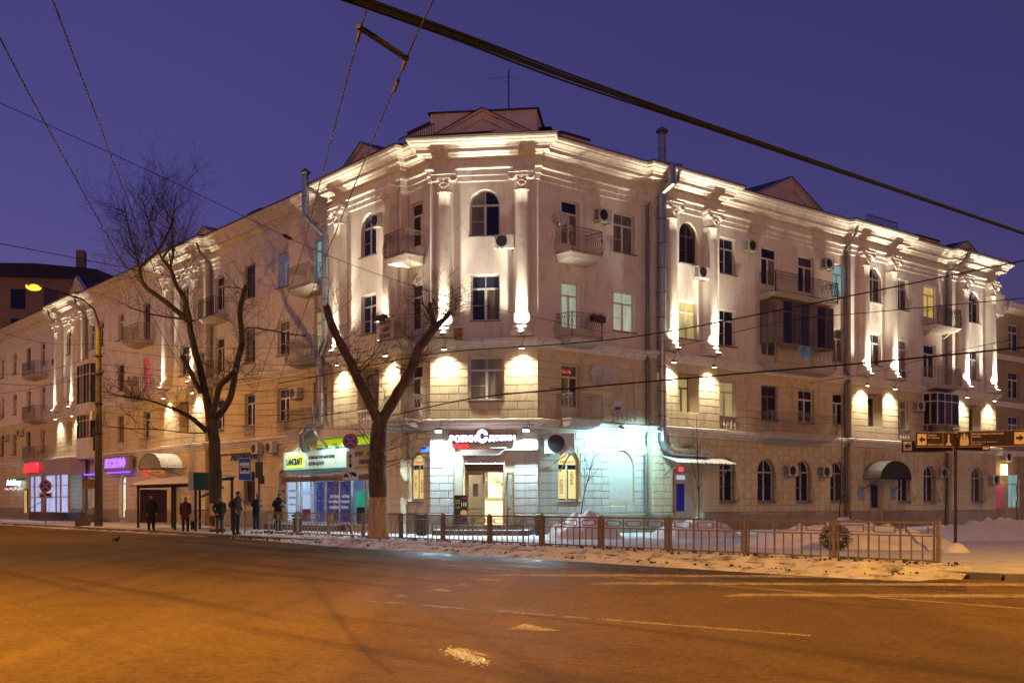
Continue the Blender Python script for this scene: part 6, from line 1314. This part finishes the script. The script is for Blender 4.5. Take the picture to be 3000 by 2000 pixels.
# ================================================================== people
MSKIN = plain('skin', (.42, .26, .19), .55)
def person(x, y, face, label, coat, legs, hat=None, hair=(.02, .015, .012), h=1.75, coatlen=.78, pose='stand', hood=False):
    M = T(x, y, 0) @ RZ(face) @ S3(h/1.75, h/1.75, h/1.75); t = thing('person', label, 'person', M)
    mc = plain('coat', coat, .85, 0, .15, 6); ml = plain('trousers', legs, .85, 0, .15, 6); ms = plain('shoes', (.012, .01, .01), .6)
    mats = [mc, ml, ms, MSKIN, plain('hair', hair, .8)]
    g = MB(); bend = .10 if pose != 'stand' else .0
    def ring(rows):        # elliptical loft: (z, rx, ry, cx, cy)
        n = 16; vs = []; fs = []
        for z, rx, ry, cx, cy in rows:
            for j in range(n): a = 2*math.pi*j/n; vs.append((cx+rx*math.cos(a), cy+ry*math.sin(a), z))
        for i in range(len(rows)-1):
            for j in range(n): j2 = (j+1) % n; fs.append((i*n+j, i*n+j2, (i+1)*n+j2, (i+1)*n+j))
        fs.append(tuple(range(n-1, -1, -1))); fs.append(tuple((len(rows)-1)*n+j for j in range(n))); g.add(vs, fs)
    for s in (-1, 1):       # legs and shoes
        g.mi = 1; ring([(.07, .055, .06, s*.11, .01), (.12, .058, .065, s*.11, .01), (.30, .075, .085, s*.11, .02), (.48, .075, .08, s*.105, -.01), (.62, .09, .095, s*.10, 0), (.85, .105, .115, s*.09, 0), (.95, .10, .12, s*.08, 0)])
        g.mi = 2; ring([(0, .05, .13, s*.115, -.05), (.04, .055, .135, s*.115, -.05), (.08, .05, .10, s*.115, -.02), (.12, .045, .06, s*.11, .01)])
    g.mi = 0; b = bend; ring([(coatlen-.02, .21, .17, 0, 0), (coatlen+.02, .215, .175, 0, 0), (.98, .20, .16, 0, 0), (1.10, .19, .145, 0, -b*.1), (1.25, .205, .15, 0, -b*.3), (1.38, .215, .14, 0, -b*.7), (1.46, .17, .11, 0, -b), (1.50, .085, .08, 0, -b*1.1), (1.55, .075, .075, 0, -b*1.2)])
    elb = {'stand': lambda s: [(s*.20, -b*.6, 1.43), (s*.245, .02, 1.16), (s*.235, -.08, .92), (s*.225, -.10, .86)], 'phone': lambda s: [(s*.20, -b*.6, 1.43), (s*.27, .0, 1.17), (s*.13, -.26, 1.16), (s*.08, -.33, 1.20)], 'pocket': lambda s: [(s*.20, -b*.6, 1.43), (s*.29, .06, 1.18), (s*.22, -.11, 1.0), (s*.19, -.13, .96)]}[pose]
    for s in (-1, 1): P = smooth_path(elb(s), 3); g.tube(P, [.066-.026*i/(len(P)-1) for i in range(len(P))], 10)
    hy = -b*1.4; hz = 1.64-b*.15
    g.mi = 3; g.tube([(0, -b, 1.48), (0, hy, 1.58)], [.055, .052], 10); g.ell((0, hy, hz), (.076, .095, .115), 14, 10); g.ell((0, hy-.10, hz-.01), (.014, .022, .022), 6, 5)
    for s in (-1, 1): g.ell((s*.078, hy+.005, hz), (.012, .022, .03), 6, 5)
    body = g.build('body', mats, t, M, smooth=True)
    k = MB()
    for s in (-1, 1): k.ell((s*.03, hy-.086, hz+.012), (.010, .008, .007), 6, 4)
    k.ell((0, hy-.088, hz-.052), (.024, .008, .007), 8, 4); k.build('face_features', plain('face_dark', (.05, .025, .02), .5), t, M)
    hr = MB(); hr.ell((0, hy+.014, hz+.032), (.086, .098, .098), 14, 9); hr.build('hair' if not hat else 'hat', plain('hat', hat, .9) if hat else mats[4], t, M, smooth=True)
    if hood: MB().ell((0, hy+.10, 1.50), (.14, .09, .09), 12, 8).build('hood', mc, t, M, smooth=True)
    for s in (-1, 1):
        pts = elb(s); e_ = Vector(pts[-1]); d = (e_-Vector(pts[-2])).normalized(); hd = MB(); hd.tube([e_-d*.02, e_+d*.03, e_+d*.075], [.030, .040, .036], 8)
        side_ = d.cross(Vector((1, 0, 0))).normalized()
        for q in range(4): o = Vector((1, 0, 0))*(-.027+.018*q); L0 = (.06, .07, .066, .05)[q]; st = e_+d*.07+o; hd.tube([st, st+d*L0*.55, st+d*L0*.8+Vector((0, 0, -.02))], [.0095, .009, .007], 6)
        hd.tube([e_+d*.02+Vector((-s*.035, 0, 0)), e_+d*.06+Vector((-s*.058, 0, 0))], [.012, .009], 6); hd.build('hand', MSKIN, t, M, smooth=True)
    if pose == 'phone': MB().box(-.035, .035, -.40, -.385, 1.20, 1.34).build('phone', emit('phone', (.3, .4, .6), .3), t, M)
    return t
person(-17.4, 52.6, 35, 'person in a long black coat standing inside the bus shelter', (.010, .010, .012), (.010, .010, .011), h=1.74, coatlen=.45)
person(-15.45, 51.6, 10, 'person in a maroon coat standing at the front of the shelter', (.075, .018, .018), (.012, .011, .012), hair=(.16, .08, .04), h=1.62, coatlen=.66)
person(-12.95, 48.3, 30, 'person in a black jacket and grey trousers beside the whitewashed trunk', (.012, .012, .013), (.075, .065, .06), h=1.62, pose='pocket')
person(-11.75, 46.4, 60, 'person in dark brown clothes standing next to the bus stop sign', (.030, .020, .014), (.028, .018, .013), hat=(.015, .015, .015), h=1.84, pose='pocket')
person(-13.25, 56.5, 50, 'person in blue jeans and open black coat looking at a phone', (.010, .010, .012), (.03, .04, .07), h=1.80, pose='phone', coatlen=.70)
person(-11.35, 52.9, 45, 'person in a hooded black coat with a phone behind the fence', (.012, .011, .011), (.012, .012, .013), h=1.80, pose='phone', hood=True, coatlen=.62)
# tall pole with cable coil near the last two people
t = thing('utility_pole', 'thin grey utility pole with a bundle of cable boxes by the shop', 'pole', T(-12.7, 54.8, 0)); MB().tube([(-12.7, 54.8, 0), (-12.7, 54.8, 4.4)], .06, 8).build('post', MGALVD, t); MB().box(-12.85, -12.5, 54.6, 54.75, 2.6, 3.4).box(-12.7, -12.4, 54.5, 54.65, 2.3, 2.7).build('cable_box', MDGR, t)

# ================================================================== overhead wires
NAMES = {'bundle1': 'thick black cable of the bundle across the sky, middle strand', 'bundle2': 'thin cable of the bundle across the sky, upper strand', 'bundle3': 'thin cable of the bundle across the sky, lower strand', 'contA': 'trolley wire at the upper left, outer of the left pair', 'contB': 'trolley wire at the upper left, inner of the left pair', 'contC': 'trolley wire over the corner, left one with the spreader bar', 'contD': 'trolley wire over the corner, right one with the spreader bar', 'span1': 'thin span wire slanting from upper left to the corner building', 'span2': 'thin span wire at far left near the lamp', 'feed1': 'black cable rising to the right across the third floor', 'feed2': 'heavy black cable rising right across the second floor', 'feed3': 'cable from the glazed balcony to the right edge', 'feed4': 'thin cable rising above the street sign', 'feed6': 'cable sagging past the forked tree to the dish wall'}
TAIL = {}
for q in ('contA', 'contB', 'contC', 'contD'):
    c0, c1 = Vector(WIRES[q][0][-2]), Vector(WIRES[q][0][-1]); c2 = c1+(c1-c0).normalized()*18; TAIL[q] = [tuple(c2)]
for nm, (pts, r) in WIRES.items():
    if nm == 'feed5': continue
    P = [tuple(p) for p in pts]+TAIL.get(nm, [])
    lab = NAMES.get(nm) or (f'thin wire from the lamp pole towards the corner, {["highest", "second", "third", "fourth", "fifth", "sixth", "seventh", "lowest"][int(nm[-1])]}' if nm.startswith('drop') else f'thin wire from the lamp pole to the left edge, {["highest", "second", "third", "lowest"][int(nm[-1])]}')
    tag(MB().tube(smooth_path(P, 5), r, 8).build('overhead_wire', MCABLEB if nm.startswith('cont') else MCABLE, smooth=True), lab, 'wire', 'overhead wires')
a = Vector(WIRES['contC'][0][2]); b = Vector(WIRES['contD'][0][2]); t = thing('wire_spreader', 'rusty spreader bar holding two trolley wires apart', 'spreader bar', T(*a))
MB().bar(a+(a-b)*.06, b+(b-a)*.02, .05, .035).build('bar', plain('rusty_bar', (.05, .022, .010), .8), t); dd = (Vector(WIRES['contC'][0][3])-a).normalized()
for p in (a, b): MB().tube([p, p+dd*.3], .02, 6).build('clamp', plain('brown_insulator', (.10, .035, .01), .6), t)
MB().tube([b+dd*.6, b+dd*.9], .022, 6).build('insulator', plain('brown_insulator', (.10, .035, .01), .6), t)
p = Vector(WIRES['span1'][0][3]); q = Vector(WIRES['span1'][0][4]); d = (q-p).normalized()
tag(MB().lathe([(.02, 0), (.06, .1), (.06, .2), (.03, .25), (.06, .3), (.06, .4), (.02, .5)], 8, M=Matrix.Translation(p) @ d.to_track_quat('Z', 'Y').to_matrix().to_4x4()).build('insulator', MBLK), 'black insulator on the slanting span wire', 'insulator')
tag(MB().box(-2.16, -1.83, 40.6, 40.7, 7.4, 7.85).build('hanging_plate', plain('rusty_plate', (.42, .28, .10), .7, 0, .4, 9)), 'rusty yellow plate hanging from a wire beside the forked tree', 'plate')

# ================================================================== neighbouring buildings
def neighbour():
    t = thing('beige_building', 'beige four storey building beyond the right end of the corner building', 'building', FR @ T(39, 0, 0)); x0, x1, y0 = 38.9, 60, .6
    ops = []; zz = ((1.0, 3.3), (5.3, 7.2), (8.4, 10.2), (11.6, 13.4))
    for k in range(5):
        a = 42.2+3.4*k
        for z0, z1 in zz: ops.append((a, a+1.6, z0, z1, False, .2))
    wall_mesh(MB(), x0, x1, 0, 14.3, y0, ops).build('wall', MBG, t, FR); MB().quad((x0, y0, 0), (x0, y0+9, 0), (x0, y0+9, 14.3), (x0, y0, 14.3)).build('side_wall', MBG, t, FR)
    for a, b_, c, d, ar, dp in ops: window(FR, a, b_, c, d, y0, 'win', 'cyan' if c == 1.0 else None, MFRM, parent=t, sill=False)
    for z in (4.5, 7.75, 10.9): MB().box(x0, x1, y0-.12, y0, z, z+.35).build('string_course', MCR, t, FR)
    MB().prism([(-.6, 14.3), (-.6, 14.7), (-.3, 14.9), (0, 14.9), (0, 14.1), (-.3, 14.2)], x0, x1, FR @ T(0, y0, 0) @ Matrix(((0, 1, 0, 0), (1, 0, 0, 0), (0, 0, 1, 0), (0, 0, 0, 1)))).build('cornice', MCR, t)
    MB().box(x0-.05, x0+1.3, y0-.75, y0+.6, 13.6, 14.95).box(x0+.1, x0+1.15, y0-.6, y0+.6, 14.95, 15.3).build('corner_pedestal', MCR, t, FR)
    MB().tube([(40.9, -.15, 14.6), (40.6, -.1, 14.0), (39.9, .42, 13.4), (39.9, .42, .4), (40.2, .2, .2)], .09, 8).build('rainwater_pipe', MWHT, t, FR); MB().quad((x0, y0, 14.8), (x1, y0, 14.8), (x1, y0+6, 16.2), (x0, y0+6, 16.2)).build('roof', MROOF, t, FR)
    s = thing('wall_lamp', 'warm bright wall lamp under an air conditioner at the right edge', 'lamp', FR @ T(41.2, .4, 3.4)); MB().box(41.0, 41.4, .25, .5, 3.2, 3.9).build('shade', emit('warm_shade', (1, .75, .3), 3.5), s, FR); MB().bar((41.2, .6, 3.5), (41.2, .4, 3.5), .05).build('arm', MIRON, s, FR)
    lamp('lamp_light', 'POINT', s, FR @ T(41.2, .1, 3.4), 60, (1, .7, .35), .1)
    tag(MB().box(40.3, 41.3, .50, .56, 1.0, 2.6).build('poster_board', poster_mat('pink_poster', ((.35, .05, .09), (.5, .09, .14), (.6, .35, .3)), .25)), 'pink poster board on the beige building', 'poster')['label'] = 'pink poster board on the beige building'
    bpy.data.objects['poster_board'].matrix_basis = FR
    ac(FR, 41.6, .6, 4.1, 'air conditioner above the warm wall lamp at the right edge')
neighbour()
def far_left():
    t = thing('dark_tall_building', 'tall dark old building with chimneys behind the street lamp', 'building', T(-52, 118, 0)); F0 = T(-40.5, 112, 0) @ RZ(8)
    MB().box(-40, 0, 0, 20, 0, 24.2).build('wall', MDK, t, F0); MB().prism([(-40.5, 24.2), (.5, 24.2), (-2, 25.2), (-8, 25.6), (-38, 25.0)], -.4, 20).build('roof', MROOF, t, F0)
    for x, w, z0, z1 in ((-4.6, .8, 24, 27.6), (-15, .8, 24, 27.2), (1.0, 1.6, 20, 23.8)): MB().box(x, x+w, 2, 3.2, z0, z1).build('chimney', MDK, t, F0)
    for k in range(6):
        for z in (10, 14, 18, 21): MB().box(-4-3.2*k, -2.6-3.2*k, -.06, -.02, z, z+2).build('window', GL[k % 2], t, F0)
    MB().box(0, 9, 3, 20, 0, 20.5).build('side_wing', MDK, t, F0); MB().box(9, 20, 4, 20, 0, 18.5).build('side_wing', plaster('dim_wing', (.2, .17, .18), (.15, .13, .14)), t, F0)
    MB().tube([(-13, 2, 25), (-13, 2, 30.5)], .05, 5).build('mast', MIRON, t, F0)
far_left()
